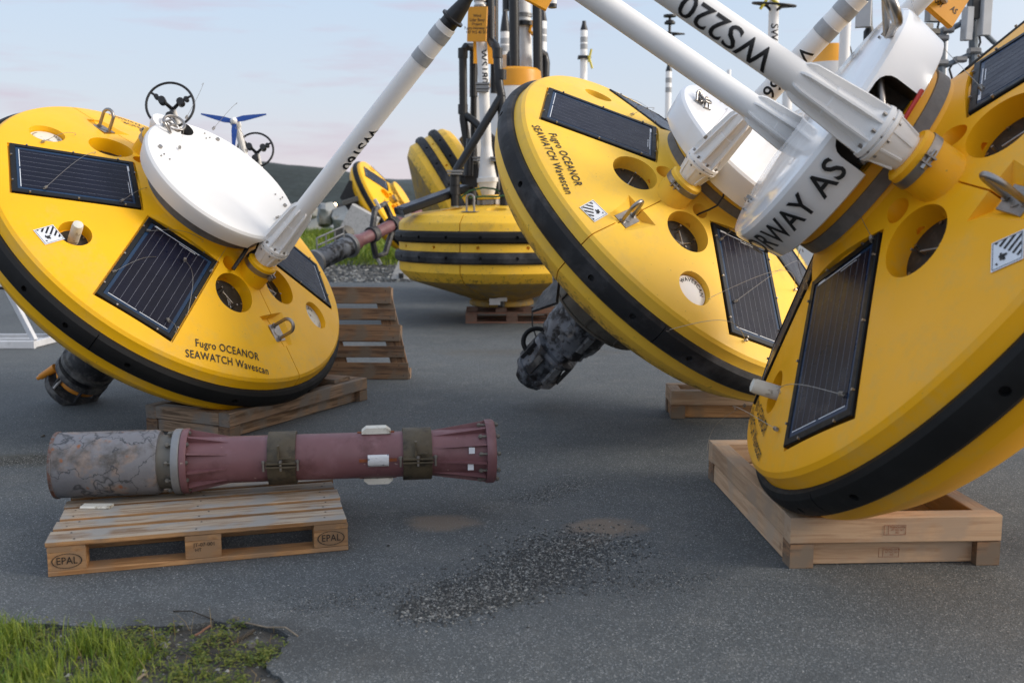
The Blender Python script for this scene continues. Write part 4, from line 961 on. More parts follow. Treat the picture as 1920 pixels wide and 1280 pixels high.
# ---- pallets and timber frames
def pallet(label, Mx, mt='wood', mtop=None, mblk=None, group=None, texts=False, name='euro_pallet', rack=0):
    t_ = thing(name, label, 'pallet', Mx, group); mtop = M[mtop or mt]; mblk = M[mblk or mt]; mt = M[mt]
    for y, w in ((.0725, .145), (.2363, .1), (.4, .145), (.5637, .1), (.7275, .145)): board('deck_board', mtop, t_, 1.2, w, .022, Matrix.Translation((.6+random.uniform(-.006, .006), y, .133)) @ Matrix.Rotation(random.uniform(-.006, .006), 4, 'Z'), side=mt)
    for x in (.0725, .6, 1.1275): board('stringer_board', mt, t_, .8, .145, .0215, Matrix.Translation((x, .4, .1108)) @ Matrix.Rotation(PI/2, 4, 'Z'))
    for x in (.0725, .6, 1.1275):
        for y, w in ((.051, .1), (.4, .145), (.749, .1)): board('block', mblk, t_, .144, w, .078, Matrix.Translation((x, y, .061)), .002)
    for y, w in ((.05, .1), (.4, .145), (.75, .1)): board('bottom_board', mt, t_, 1.2, w, .0215, Matrix.Translation((.6, y, .0108)))
    if rack:
        for o in t_.children:
            o.location.x -= rack*o.location.y
            if o.name.startswith('stringer'): o.rotation_euler.z += math.atan(rack)
    nl = MB()
    for y, w in ((.0725, .145), (.2363, .1), (.4, .145), (.5637, .1), (.7275, .145)):
        for x in (.0725, .6, 1.1275):
            for q in (-.3, .3):
                xx = x+random.uniform(-.03, .03)-rack*y; yy = y+w*q+random.uniform(-.008, .008); nl.cyl((xx, yy, .1441), (xx, yy, .1452), .0045, n=7)
    nl.build('nail_heads', M['dark'], t_, None, stuff=True)
    if texts:
        for x in (.0725, 1.1275):
            put_text('stamp_print', 'EPAL', .043, lambda s, q, x=x: Vector((x+s, -.0022, .062+q)), M['ink'], t_, .0, 1.05, 0, .85)
            e_ = MB(); n_ = 28; vs = []
            for rr_ in (1, .93):
                for i in range(n_): vs.append((x+.058*rr_*math.cos(2*PI*i/n_), -.0022, .062+.031*rr_*math.sin(2*PI*i/n_)))
            e_.add(vs, [(i, (i+1) % n_, n_+(i+1) % n_, n_+i) for i in range(n_)]).build('stamp_ring', M['ink'], t_, None)
        put_text('stamp_print', 'JT-07-001', .022, lambda s, q: Vector((.605+s, -.0022, .082+q)), M['ink'], t_, .0, 1, 0, 1)
        put_text('stamp_print', 'HT', .02, lambda s, q: Vector((.58+s, -.0022, .060+q)), M['ink'], t_, .0, 1, 0, 1)
    return t_
def Mz(p, yaw, z=0): return Matrix.Translation((p[0], p[1], z)) @ Matrix.Rotation(yaw, 4, 'Z')
P1 = pallet('stamped euro pallet in front, carrying the grey and purple spar', Mz((-1.866, 3.92), .275), 'woodblock', 'woodtop', 'woodblock', texts=True)
def frame(label, corner, yaw, LA, LB, top, mt, hgt=.21, tw=.075, dark='wooddark', skew=PI/2, stamps=False, group=None):
    """pallet frame: upper beams on lower, slimmer beams and corner blocks; corner = near corner, A along yaw, B along yaw+90"""
    t_ = thing('timber_frame', label, 'timber frame', Mz(corner, yaw), group); h1 = hgt*.52; h0 = hgt-h1
    for y in (tw/2, LB-tw/2): board('upper_beam', M[top], t_, LA, tw, h1-.002, Matrix.Translation((LA/2, y, h0+h1/2)), .005)
    for x in (tw/2, LA-tw/2): board('upper_beam', M[top], t_, LB-2*tw-.004, tw, h1-.004, Matrix.Translation((x, LB/2, h0+h1/2)) @ Matrix.Rotation(PI/2, 4, 'Z'), .005)
    for y in (tw*.75, LB-tw*.75): board('lower_beam', M[mt], t_, LA-.20, tw*.5, h0-.006, Matrix.Translation((LA/2, y, h0/2)), .004)
    for x in (tw*.5, LA-tw*.5): board('lower_beam', M[mt], t_, LB-.20, tw*.8, h0-.006, Matrix.Translation((x, LB/2, h0/2)) @ Matrix.Rotation(PI/2, 4, 'Z'), .004)
    for x in (.05, LA-.05):
        for y in (.05, LB-.05): board('corner_block', M[dark], t_, .098, .098, h0-.002, Matrix.Translation((x, y, h0/2)), .003)
    return t_
fc = gd(1480, 1066); fr = gd(1872, 1052); yw = .45*math.atan2(fr.y-fc.y, fr.x-fc.x)
FC = frame('pale new timber frame on the ground cradling the large right buoy', fc, yw, (fr-fc).length*.975, 1.42, 'woodnew', 'woodnew', .215, .085)
LAc = (fr-fc).length*.975
for zc_, w_ in ((.16, .09), (.05, .085)):
    st = MB(); x0_ = LAc*.44
    for a_, b_ in (((0, -.02), (w_, -.02)), ((w_, -.02), (w_, .02)), ((w_, .02), (0, .02)), ((0, .02), (0, -.02)), ((.018, -.02), (.018, .02))):
        st.box((x0_+(a_[0]+b_[0])/2, -.0015 if zc_ > .1 else .0425, zc_+(a_[1]+b_[1])/2), (abs(b_[0]-a_[0])+.0012, .001, abs(b_[1]-a_[1])+.0012))
    st.build('stamp_ring', M['rust'], FC, None, stuff=True)
    for i in range(3): put_text('stamp_print', ('TREINDUSTRI', 'HT NO 021', 'KD')[i], .011, lambda s, q, i=i: Vector((x0_+.055+s, -.0015 if zc_ > .1 else .0425, zc_+.011-i*.011+q)), M['rust'], FC, .01, 1, 0, 1)
fb = gd(1258, 785)
FB = frame('timber frame with pale beams under the centre buoy', fb, -.03, 1.2, .34, 'woodnew', 'woodblock', .20, .08)
fa = gd(432, 826); frt = gd(693, 748); ya = math.atan2(frt.y-fa.y, frt.x-fa.x)
FA = frame('old grey timber frame under the rim of the left buoy', fa, ya, (frt-fa).length*.98, .72, 'woodold', 'woodold', .175, .09)
q_ = FA.matrix_world
board('cross_board', M['woodold'], FA, .62, .20, .03, Matrix.Translation(((frt-fa).length*.82, .36, .192)) @ Matrix.Rotation(PI/2, 4, 'Z'), .004)
# leaning pallet right of A
br = gd(770, 712); d_ = Vector((1, -.03, .0)).normalized(); e_ = Vector((-.02, .16, .985)); e_ = (e_-d_*e_.dot(d_)).normalized(); n_ = d_.cross(e_)
org = Vector((br.x, br.y, .005))-d_*1.2
Ml = Matrix(((d_.x, e_.x, n_.x, org.x), (d_.y, e_.y, n_.y, org.y), (d_.z, e_.z, n_.z, org.z), (0, 0, 0, 1))) @ Matrix.Translation((0, 0, -.144))
pallet('brown racked pallet standing on its edge beside the rim of the left buoy', Ml, 'wooddark', 'wooddark', 'woodold', name='leaning_pallet', rack=.24)
# ---- spar on the front pallet
s0 = at(108, 888, 4.55); s0.z = .30; s1 = at(925, 857, 4.83); s1.z = .30
Ls = (s1-s0).length; dx_ = (s1-s0).normalized(); Msp = Matrix.Translation(s0) @ Matrix((dx_, Vector((0, 0, 1)).cross(dx_), (0, 0, 1))).transposed().to_4x4()
def su(u):                                   # place along the spar seen at column u
    lo, hi = -.2, Ls+.3
    for _ in range(40):
        m_ = (lo+hi)/2; p = s0+dx_*m_; d = p.y*math.cos(PIT)-(p.z-HC)*math.sin(PIT)
        if 960+F*p.x/d < u: lo = m_
        else: hi = m_
    return lo
SP = thing('keel_spar', 'scuffed grey and purple steel spar lying across the front euro pallet', 'steel spar', Msp)
RX = Matrix(((0, 0, 1, 0), (0, 1, 0, 0), (-1, 0, 0, 0), (0, 0, 0, 1)))     # local z of a lathe -> spar x
def sr(prof): return [(r, su(u)) for r, u in prof]
MB().rev(sr([(.12, 109), (.145, 108), (.150, 113), (.150, 296), (.143, 303), (.120, 303)]), 56, RX).build('drum', M['scabby'], SP)
MB().rev(sr([(.146, 106), (.1535, 107), (.1535, 112), (.1505, 113)]), 56, RX).build('rim', M['rimrust'], SP)
MB().rev(sr([(.10, 300), (.126, 303), (.124, 312), (.124, 322), (.13, 331)]), 48, RX).build('neck', M['plate'], SP)
MB().rev(sr([(.10, 330), (.149, 330), (.152, 332), (.152, 343), (.149, 344.5), (.10, 344.5)]), 56, RX).build('grey_flange', M['galv'], SP)
MB().rev(sr([(.10, 345.5), (.150, 345.5), (.152, 347), (.152, 356), (.150, 358), (.115, 358), (.112, 380), (.109, 430), (.109, 800), (.112, 850), (.122, 908), (.151, 908), (.154, 910), (.154, 922), (.150, 925), (.10, 925)]), 64, RX).build('tube', M['pink'], SP)
MB().rev(sr([(.1525, 347.5), (.1532, 348), (.1532, 355), (.1525, 355.5)]), 56, RX, a0=-.3, a1=2.2).build('worn_edge', M['dwhite'], SP)
for (ua, ub, ra, rb_) in ((359, 432, .146, .109), (907, 812, .148, .110)):
    xa, xb = su(ua), su(ub); pl = [(xa, .10), (xb, .10), (xb, rb_), (xa, ra)]; n = 4
    vs = [Vector((x_, r_*1.0, t_)) for t_ in (-.004, .004) for x_, r_ in pl]
    me_ = MB().add(vs, [(j, (j+1) % n, n+(j+1) % n, n+j) for j in range(n)]+[tuple(range(n))[::-1], tuple(range(n, 2*n))]).mesh('rib', M['pink'], None)
    for i in range(10): o = link('rib', me_, SP); o.rotation_euler = (2*PI*i/10+.18, 0, 0)
def ring_bolts(u0, u1, r, n, ph):
    me_ = MB().cyl((su(u0), r, 0), (su(u1), r, 0), .006, n=8).cyl((su(u0)+.004, r, 0), (su(u0)+.016, r, 0), .011, n=6).cyl((su(u1)-.016, r, 0), (su(u1)-.004, r, 0), .011, n=6).mesh('bolt', M['plate'], None)
    for i in range(n): o = link('bolt', me_, SP); o.rotation_euler = (2*PI*i/n+ph, 0, 0)
ring_bolts(318, 362, .137, 10, .45); ring_bolts(893, 933, .137, 10, .49)
for ua, ub in ((505, 557), (755, 808)):
    cl_ = MB().rev(sr([(.109, ua), (.124, ua), (.1255, ua+1), (.1255, ub-1), (.124, ub), (.109, ub)]), 48, RX).build('clamp', M['bronze'], SP)
    xm = (su(ua)+su(ub))/2; w_ = su(ub)-su(ua)
    c_ = MB(); a_ = -.12                                      # split ears on the camera side
    c_.box((xm, -.138, .008), (w_+.008, .034, .008)); c_.box((xm, -.138, -.008), (w_+.008, .034, .008)); c_.box((xm-.01, -.133, .05), (.010, .026, .08)); c_.box((xm+.02, -.133, .03), (.05, .018, .006)); c_.build('clamp_ear', M['bronze'], cl_, None, stuff=True)
    b_ = MB()
    for q in (-.05, .0, .05): b_.cyl((xm+q*w_*12, -.148, .024), (xm+q*w_*12, -.148, -.026), .006, n=8).cyl((xm+q*w_*12, -.148, .012), (xm+q*w_*12, -.148, .022), .011, n=6)
    b_.build('bolt', M['steel'], cl_, None)
for ang, u0 in ((0, 706), (PI/2, 709), (PI, 709)):
    a_ = MB(); w_ = su(u0+27)-su(u0-27); pr = [(-w_/2, .108), (-w_/2, .120), (-w_/2+.022, .137), (w_/2-.022, .137), (w_/2, .120), (w_/2, .108)]
    n = 6; vs = [Vector((su(u0)+x_, y_, r_)) for y_ in (-.033, .033) for x_, r_ in pr]
    me_ = MB().add(vs, [(j, (j+1) % n, n+(j+1) % n, n+j) for j in range(n)]+[tuple(range(n))[::-1], tuple(range(n, 2*n))]).mesh('anode', M['dwhite'], None)
    if ang == PI/2: me_ = MB().cbox((su(u0), 0, .118), (.098, .056, .026), .012).mesh('anode', M['tagwhite'], 80)
    o = link('anode', me_, SP); o.rotation_euler = (ang, 0, 0)
    for q_ in (-.065, .062): MB().box((su(u0)+q_, 0, .111), (.048, .014, .006)).build('anode_strap', M['rust'], o, None)
for u0, z_, y_ in ((880, .035, -.125), (878, -.045, -.122)): MB().box((su(u0), y_, z_), (.028, .002, .03)).build('sticker', M['printw'], SP, None)
tag(MB().cbox((0, 0, .006), (.13, .06, .012), .005).build('wedge', M['dwhite'], None), 'flat white chock under the grey end of the spar on the pallet', 'chock').location = gd(182, 951, .144)
# strap bit lying under the pallet edge
q = [gd(458+12*i, v_) for i, v_ in enumerate((1038, 1041, 1040, 1034))]
tag(MB().tube([Vector((p.x, p.y-.03, .006+.006*math.sin(i*2))) for i, p in enumerate(q)], .0025, 6).build('strap_bit', M['rubber']), 'short bit of black strap lying at the lower edge of the front pallet', 'strap')

# ---- standing buoy with two fenders (D) and its black pipe frame
PD = [(0, .20), (.40, .20), (.425, .215), (.425, .265), (.39, .285), (.52, .33), (1.19, .545), (1.225, .565), (1.325, .665), (1.345, .69), (1.345, 1.275), (1.335, 1.30), (1.245, 1.385), (1.20, 1.40), (.90, 1.445), (.5, 1.505), (.30, 1.52), (0, 1.53)]
def two_fender(name, label, Mx, seam, lugs=True, ymat='yellowD'):
    t_ = thing(name, label, 'buoy', Mx)
    base = MB().rev(PD, 128).mesh('hull', M[ymat], None); c = MB()
    d = Vector((math.cos(seam), math.sin(seam), 0)); Mr = Matrix.Rotation(seam, 3, 'Z')
    c.box(d*1.0, (1.3, .012, 4), Mr)
    for a, r_ in ((seam+.30, .80), (seam-.5, .8)): c.cyl((r_*math.cos(a), r_*math.sin(a), 1.34), (r_*math.cos(a), r_*math.sin(a), 1.7), .13, n=32)
    for i in range(14):
        a = seam+.17+i*2*PI/14; q = Vector((math.cos(a), math.sin(a), 0)); c.cyl(q*1.31+Vector((0, 0, 1.0)), q*1.4+Vector((0, 0, 1.0)), .022, n=12)
    cm_ = c.mesh('cut', M[ymat], None); bm = bmesh.new(); bm.from_mesh(cm_); bmesh.ops.recalc_face_normals(bm, faces=bm.faces); bm.to_mesh(cm_); bm.free()
    hm = boolean(base, cm_); hm.materials.clear(); hm.materials.append(M[ymat]); hm.materials.append(M['slime'])
    for p in hm.polygons:
        if p.center.z < .56: p.material_index = 1
    link('hull', hm, t_)
    for z, mt in ((1.125, 'rubber'), (.875, 'rubber_worn')):
        b = MB().rev([(1.335, z-.075), (1.37, z-.072), (1.395, z-.05), (1.405, z), (1.395, z+.05), (1.37, z+.072), (1.335, z+.075)], 128, close=True).mesh('f', M[mt], None)
        c = MB()
        for i in range(20): a = seam+.2+i*PI/10; q = Vector((math.cos(a), math.sin(a), 0)); c.cyl(q*1.375+Vector((0, 0, z)), q*1.46+Vector((0, 0, z)), .022, n=12)
        f_ = boolean(b, c.mesh('cut', M[mt], None)); f_.materials.clear(); f_.materials.append(M[mt]); link('fender_band', f_, t_)
    if lugs:
        q = d*1.02; MB().box(q+Vector((0, 0, 1.432)), (.13, .2, .01), Mr).build('lug_plate', M['steel'], t_, None)
        pts = [q+Mr @ Vector((0, y_, z_+1.43)) for y_, z_ in [(-.05, 0), (-.05, .16)]+[(-.05*math.cos(k_*PI/8), .16+.05*math.sin(k_*PI/8)) for k_ in range(1, 8)]+[(.05, .16), (.05, 0)]]
        MB().tube(pts, .013, 8).build('lifting_lug', M['steel'], t_)
        for a in (seam+.30,):
            c_ = Vector((.80*math.cos(a), .80*math.sin(a), 1.345)); MB().cyl(c_, c_+Vector((0, 0, .006)), .12, n=24).build('hatch', M['hatch'], t_)
            MB().tube([c_+Vector((-.07, 0, .02)), c_+Vector((-.07, 0, .09)), c_+Vector((.07, 0, .09)), c_+Vector((.07, 0, .02))], .008, 6).build('hatch_handle', M['galv'], t_)
    return t_
MD = Matrix.Translation((-.14, 13.45, 0)); IMD = MD.inverted()
Dz = two_fender('standing_buoy', 'upright yellow buoy with two black fenders and a black pipe frame, in the centre background', MD, math.atan2(-.93, -.36))
def dl(u, v, Y): return IMD @ at(u, v, Y)
def stube(par, pts, r, name, mt, n=12): return MB().tube(pts, r, n).build(name, M[mt], par)
mb_ = MB(); b_ = dl(916, 366, 13.2); tp_ = dl(897, -60, 13.2); ax_ = (tp_-b_).normalized()
mb_.tube([b_+ax_*.5, tp_], .068, 24); mtD = mb_.build('mast_tube', M['white'], Dz)
f_ = MB(); f_.tube([b_, b_+ax_*.05, b_+ax_*.16, b_+ax_*.165, b_+ax_*.22, b_+ax_*.225, b_+ax_*.35, b_+ax_*.62], [.085, .10, .128, .14, .14, .125, .105, .068], 24); ftD = f_.build('mast_foot', M['white'], Dz)
stube(Dz, [b_-ax_*.22, b_-ax_*.06, b_-ax_*.05, b_+ax_*.002], [.15, .13, .15, .14], 'mast_collar', 'yellowD', 20)
stube(Dz, [b_-ax_*.12, b_-ax_*.06], [.157, .157], 'clamp_ring', 'steel', 20)
qz = ax_; qx = Vector((1, 0, 0)); qx = (qx-qz*qx.dot(qz)).normalized(); qy = qz.cross(qx)   # qy away from the camera
def fD(s_, t_):
    p0_ = dl(907, 126, 13.2); an = t_/.068; return p0_ - qz*s_ + (qx*math.sin(an) - qy*math.cos(an))*.0700
put_text('lettering', 'WS180', .135, fD, M['ink'], mtD, .010, 1.05, .02)
PB = .054
frames = [
 ([(853, 386, 12.95), (853, 362, 12.95), (851, 330, 12.95), (858, 316, 12.95), (942, 178, 13.0)], PB),
 ([(882, 388, 13.5), (883, 340, 13.5), (879, 290, 13.5), (869, 225, 13.5), (868, 110, 13.5), (869, 96, 13.5), (874, 88, 13.5), (884, 88, 13.6), (888, 96, 13.7), (888, 182, 13.7)], PB),
 ([(871, 215, 13.5), (884, 224, 13.45), (925, 262, 13.3), (940, 290, 13.3)], PB*.92),
 ([(945, 385, 13.0), (945, 300, 13.0), (940, 178, 13.0), (936, 160, 13.0), (932, 98, 13.0), (929, 86, 13.05), (924, 82, 13.15), (920, 74, 13.2), (919, -40, 13.2)], PB*1.03),
 ([(927, 175, 13.8), (927, -40, 13.8)], PB)]
frames += [([(888, 182, 13.7), (888, 250, 13.75), (890, 330, 13.75)], PB*.8), ([(878, 330, 13.3), (879, 300, 13.3), (884, 262, 13.35)], PB*1.2), ([(924, 270, 13.3), (931, 300, 13.2), (932, 382, 13.2)], PB*.9), ([(897, 345, 13.5), (896, 318, 13.5), (893, 300, 13.5)], PB*.6)]
for pts_, r_ in frames:
    stube(Dz, [dl(*p) for p in pts_], r_, 'frame_pipe', 'pipe')
for (u, v, Y) in ((853, 340, 12.95), (853, 356, 12.95), (882, 300, 13.5), (881, 275, 13.5), (868, 205, 13.5), (868, 100, 13.5), (940, 140, 13.0), (933, 100, 13.0), (884, 362, 13.5)):
    stube(Dz, [dl(u, v-9, Y), dl(u, v+9, Y)], PB*1.22, 'pipe_sleeve', 'pipe')
for (u, v, Y, w_) in ((853, 321, 12.9, .20), (882, 302, 13.45, .17), (896, 296, 13.3, .14), (905, 158, 13.15, .17), (905, 166, 13.15, .17), (930, 296, 13.1, .14)):
    MB().box(dl(u, v, Y), (w_, .16, .022)).box(dl(u, v+5, Y), (w_*.9, .15, .02)).build('pipe_clamp', M['galv'], Dz, None, stuff=True)
MB().box(dl(884, 330, 13.5), (.16, .2, .3)).build('cable_box', M['black'], Dz, None)
stube(Dz, [dl(853, 388, 12.95), dl(853, 362, 12.95)], PB*.95, 'worn_stub', 'galvpipe')
stube(Dz, [dl(862, 372, 13.0)]+[dl(u, v, 13.0) for u, v in ((880, 358), (905, 352), (925, 354), (945, 362))], .012, 'green_rope', 'green', 6)
stube(Dz, [dl(u, v, 12.9) for u, v in ((880, 371), (905, 368), (930, 369), (950, 366))], .012, 'green_rope', 'green', 6)
# long slanting solar panel box on the left of its deck
pp = [dl(748, 397, 12.7), dl(872, 352, 13.2)]; dd_ = (pp[1]-pp[0]).normalized(); L_ = (pp[1]-pp[0]).length; up_ = Vector((0, -.10, 1)); up_ = (up_-dd_*up_.dot(dd_)).normalized(); w_ = dd_.cross(up_)
Mp = Matrix((dd_, w_, up_)).transposed(); MB().cbox((pp[0]+pp[1])/2, (L_, .26, .085), .015, Mp).build('panel_box', M['panelframe'], Dz, None)
MB().box((pp[0]+pp[1])/2+up_*.045, (L_*.93, .20, .008), Mp).build('panel_glass', M['cell'], Dz, None)
MB().box(pp[0]+dd_*.05-up_*.02, (.10, .24, .10), Mp).build('panel_hinge', M['galv'], Dz, None)
# orange sign plates on the mast
def sign(par, label_, c, w_, h_, rz, ry, lines=None, th=.03, size=.07):
    Ms = Matrix.Translation(c) @ Matrix.Rotation(rz, 4, 'Z') @ Matrix.Rotation(ry, 4, 'Y')
    o = MB().cbox((0, 0, 0), (w_, th, h_), .006).build('sign_plate', M['amber'], par, None, label=label_); o.matrix_local = Ms
    if lines:
        put_text('sign_print', '\n'.join(lines), size, lambda s_, q_: Vector((s_, -th/2-.002, q_)), M['ink'], o, .01, 1, 0, .85)
    return o
sign(Dz, 'orange sign plate with lettering', dl(895, 46, 13.0), .25, .42, -.25, .04, ('Wind', 'Lidar Buoy', 'Project', 'Fugro Norway AS', '+47 915 40 501'), .03, .052)
sign(Dz, None, dl(920, 44, 13.35), .16, .40, -.9, .0); sign(Dz, None, dl(906, 96, 13.45), .26, .32, .2, .0)
for v in (12, 22): MB().rev([(.07, -.012), (.085, -.01), (.085, .01), (.07, .012)], 20, Matrix.Translation(dl(901, v-10, 13.2))).build('hose_clamp', M['steel'], Dz)
# foot fittings and the pallets beneath
MB().box(dl(941, 548, 12.95), (.13, .12, .22)).build('foot_block', M['alu'], Dz, None); MB().box(dl(928, 565, 12.9), (.14, .1, .08)).build('foot_block', M['alu'], Dz, None)
MB().cyl(dl(940, 525, 12.95), dl(940, 575, 12.95), .045, n=12).build('foot_pin', M['black'], Dz)
pallet('reddish pallet on the ground under the upright buoy, upper one of two', Mz((-.60, 13.02), .01, .146-.0), 'woodred', group='pallets under the upright buoy') if False else None
pallet('reddish pallet on the ground under the upright two-fender buoy', Mz((-.60, 13.0), .012, .0), 'woodred', name='pallet')
for i, (x_, y_) in enumerate(((-.52, 13.15), (-.14, 13.05), (.22, 13.15))):
    b = board('support_block', M['woodred'], None, .14, .10, .058, Matrix.Translation((x_, y_, .174)), .002); tag(b, ('left wooden support block between pallet and upright buoy', 'middle wooden support block between pallet and upright buoy', 'right wooden support block between pallet and upright buoy')[i], 'wood block')

# ---- second upright buoy behind it (E): hull mostly hidden, housing, pipes, mast
ME = Matrix.Translation((.42, 16.8, 0)); IME = ME.inverted()
Ez = two_fender('standing_buoy', 'second upright buoy hidden behind, with yellow topped white housing and thick white mast', ME, -1.9, False)
def el(u, v, Y): return IME @ at(u, v, Y)
stube(Ez, [el(994, 360, 16.5), el(988, 180, 16.5), el(980, -40, 16.5)], .105, 'mast_tube', 'white', 24)
for v in (27, 31, 41): MB().rev([(.10, -.014), (.125, -.012), (.125, .012), (.10, .014)], 20, Matrix.Translation(el(983, v, 16.5))).build('hose_clamp', M['galv'], Ez)
MB().rev([(.1, -.03), (.17, -.03), (.17, .03), (.1, .03)], 20, Matrix.Translation(el(984, 46, 16.5))).build('mast_collar', M['black'], Ez)
for pts_, r_ in (([(965, 142, 16.2), (963, -40, 16.2)], .082), ([(1009, 165, 16.2), (1007, -20, 16.2)], .078), ([(1021, 165, 16.4), (1023, 118, 16.4), (1020, 104, 16.4), (1010, 98, 16.3)], .072), ([(955, 140, 16.3), (953, 112, 16.3), (960, 100, 16.3)], .07), ([(950, -20, 16.4), (951, 20, 16.4)], .07)):
    stube(Ez, [el(*p) for p in pts_], r_, 'frame_pipe', 'pipe')
MB().rev([(.44, 1.45), (.43, 2.9), (.41, 3.33), (0, 3.33)], 40, Matrix.Translation(Vector((.0, .0, 0))+Vector((-.36, -.6, 0)))).build('housing', M['white'], Ez)
MB().rev([(.415, 3.33), (.415, 3.36), (.39, 3.58), (.34, 3.62), (0, 3.63)], 40, Matrix.Translation((-.36, -.6, 0))).build('housing_top', M['amber'], Ez)
MB().cbox(el(893, 245, 15.2), (.26, .02, 1.0), .005, Matrix.Rotation(.12, 3, 'Y')).build('side_plate', M['white'], Ez, None)
stube(Ez, [el(984, 44, 16.4), el(998, 40, 16.4), el(993, 58, 16.4), el(1008, 74, 16.4)], .03, 'bracket_arm', 'amber', 6)
MB().box(el(946, 122, 15.9), (.06, .05, .3)).build('cork_strip', M['woodnew'], Ez, None)
def imast(u, vb, vt, Y, r, label, tapes=(), cone=None, lean=0, collar_v=None, tie=None, ring=None, text=None, ant=None):
    """slim upright instrument mast, foot on the ground"""
    tp = at(u, vt, Y); Mx = Matrix.Translation((tp.x, Y, 0)); t_ = thing('instrument_mast', label, 'mast', Mx, 'slim white masts in the background'); z1 = tp.z
    def zz(v): return at(u, v, Y).z
    MB().rev([(r*1.6, 0), (r*1.6, .05), (r, .1), (r, z1-.01), (r*.9, z1)], 20).build('mast_tube', M['white'], t_)
    for v in tapes: MB().rev([(r+.001, zz(v)-.05), (r+.003, zz(v)-.048), (r+.003, zz(v)+.048), (r+.001, zz(v)+.05)], 20).build('tape_band', M['tape'], t_)
    if cone is not None: MB().rev([(r*1.02, z1), (r*1.02, z1+.02), (r*.62, zz(cone)), (r*.55, zz(cone)+.02), (r*.55, zz(cone)+1.0 if cone < vt-15 and ring is None and ant is None else zz(cone)+.06)], 20).build('top_cone', M['black'], t_)
    if collar_v: MB().box((.01, 0, zz(collar_v)), (r*3.6, r*3, .05)).build('collar', M['black'], t_, None)
    if tie:
        for (a, b, c_, d_2) in tie: MB().tube([(( a-u)/F*Y, -r*1.5, zz(b)), ((c_-u)/F*Y, -r*1.5, zz(d_2))], .022, 6).build('tie', M['yellowtie'], t_)
    if ring:
        v, R_ = ring; cz = Vector((0, 0, zz(v))); til = Matrix.Rotation(.16, 3, 'X') @ Matrix.Rotation(.08, 3, 'Y'); MB().ring(cz, R_, .018, 40, til, k=6).build('sensor_ring', M['black'], t_)
        o = MB()
        for i in range(4): a = i*PI/2+.5; o.tube([cz+Vector((0, 0, -.12)), cz+til @ Vector((R_*.5*math.cos(a), R_*.5*math.sin(a), -.02)), cz+til @ Vector((R_*math.cos(a), R_*math.sin(a), 0))], .02, 6)
        o.build('ring_spoke', M['black'], t_, stuff=True)
    if ant is not None:
        o = MB().cyl((0, 0, zz(cone or vt)), (0, 0, zz(ant)), .028, n=10); o.cyl((0, 0, zz(ant)), (0, 0, zz(ant)+.035), .13, n=16).cyl((0, 0, zz(ant)-.14), (0, 0, zz(ant)-.10), .11, n=16).cyl((0, 0, zz(ant)-.09), (0, 0, zz(ant)-.07), .08, n=16); o.build('antenna', M['black'], t_, stuff=True)
    if text:
        v, bd = text; put_text('lettering', bd, .16, lambda s_, q_: Vector(((r+.003)*math.sin(q_/r), -(r+.003)*math.cos(q_/r), zz(v)-s_)), M['ink'], t_, .012, 1, .02)
    return t_
imast(947, 160, 60, 18.5, .085, 'slim mast with grey tapes just left of the thick white background mast', (78, 92), 30)
imast(1018, 160, 40, 19, .07, 'slim mast with grey tapes just right of the thick white background mast', (60, 74), 22)
imast(1095, 150, 57, 20, .068, 'slim mast with yellow tie, above the top of the centre buoy', (75, 88), 46, 0, 108, ((1108, 94, 1103, 118), (1103, 106, 1110, 130)))
imast(1254, 210, 134, 21, .062, 'slim mast topped by black ring and antenna, behind the crossing tubes', (151, 169), 124, 0, None, None, (62, .29), None, 32)
imast(1452, 200, -10, 15, .072, 'mast with yellow crossed ties and black ring at the top edge', (), None, 0, None, ((1424, 20, 1438, -2), (1440, -2, 1460, 14)), (9, .30), (62, 'SW'))
imast(1367, 200, 131, 25, .05, 'short plain white mast tip between the two tubes')
imast(1588, 200, -20, 17, .085, 'plain white mast right of the yellow topped tower')
imast(1778, 160, -20, 15, .036, 'thin white pole among the grey pipes of the antenna frame')
imast(1522, 200, 150, 24, .10, 'pale tower stub left of the yellow topped tower', ); imast(1478, 250, 130, 26, .12, 'pale blurred post beside the lettered tilted mast')
p = at(1551, 260, 18); tw_ = thing('lidar_tower', 'white round tower with yellow flared top and fugro lettering', 'tower', Matrix.Translation((p.x, 18, 0)))
zt_ = at(1551, 120, 18).z; zt2 = at(1551, 84, 18).z
MB().rev([(.42, 0), (.42, zt_-.5), (.40, zt_), (0, zt_)], 32).build('body', M['white'], tw_); MB().rev([(.36, zt_), (.34, zt_+.02), (.20, zt2), (0, zt2+.02)], 32).build('top', M['amber'], tw_)
put_text('lettering', 'fugro', .22, lambda s_, q_: Vector((.42*math.sin(s_/.42+.30), -.423*math.cos(s_/.42+.30), zt_-.30+q_)), M['ink'], tw_, .0, 1, .04)
MB().tube([(.2, -.1, zt2), (.3, -.1, zt2-.05), (.34, -.12, zt2-.2), (.28, -.12, zt2-.3)], .012, 6).build('hose', M['black'], tw_)
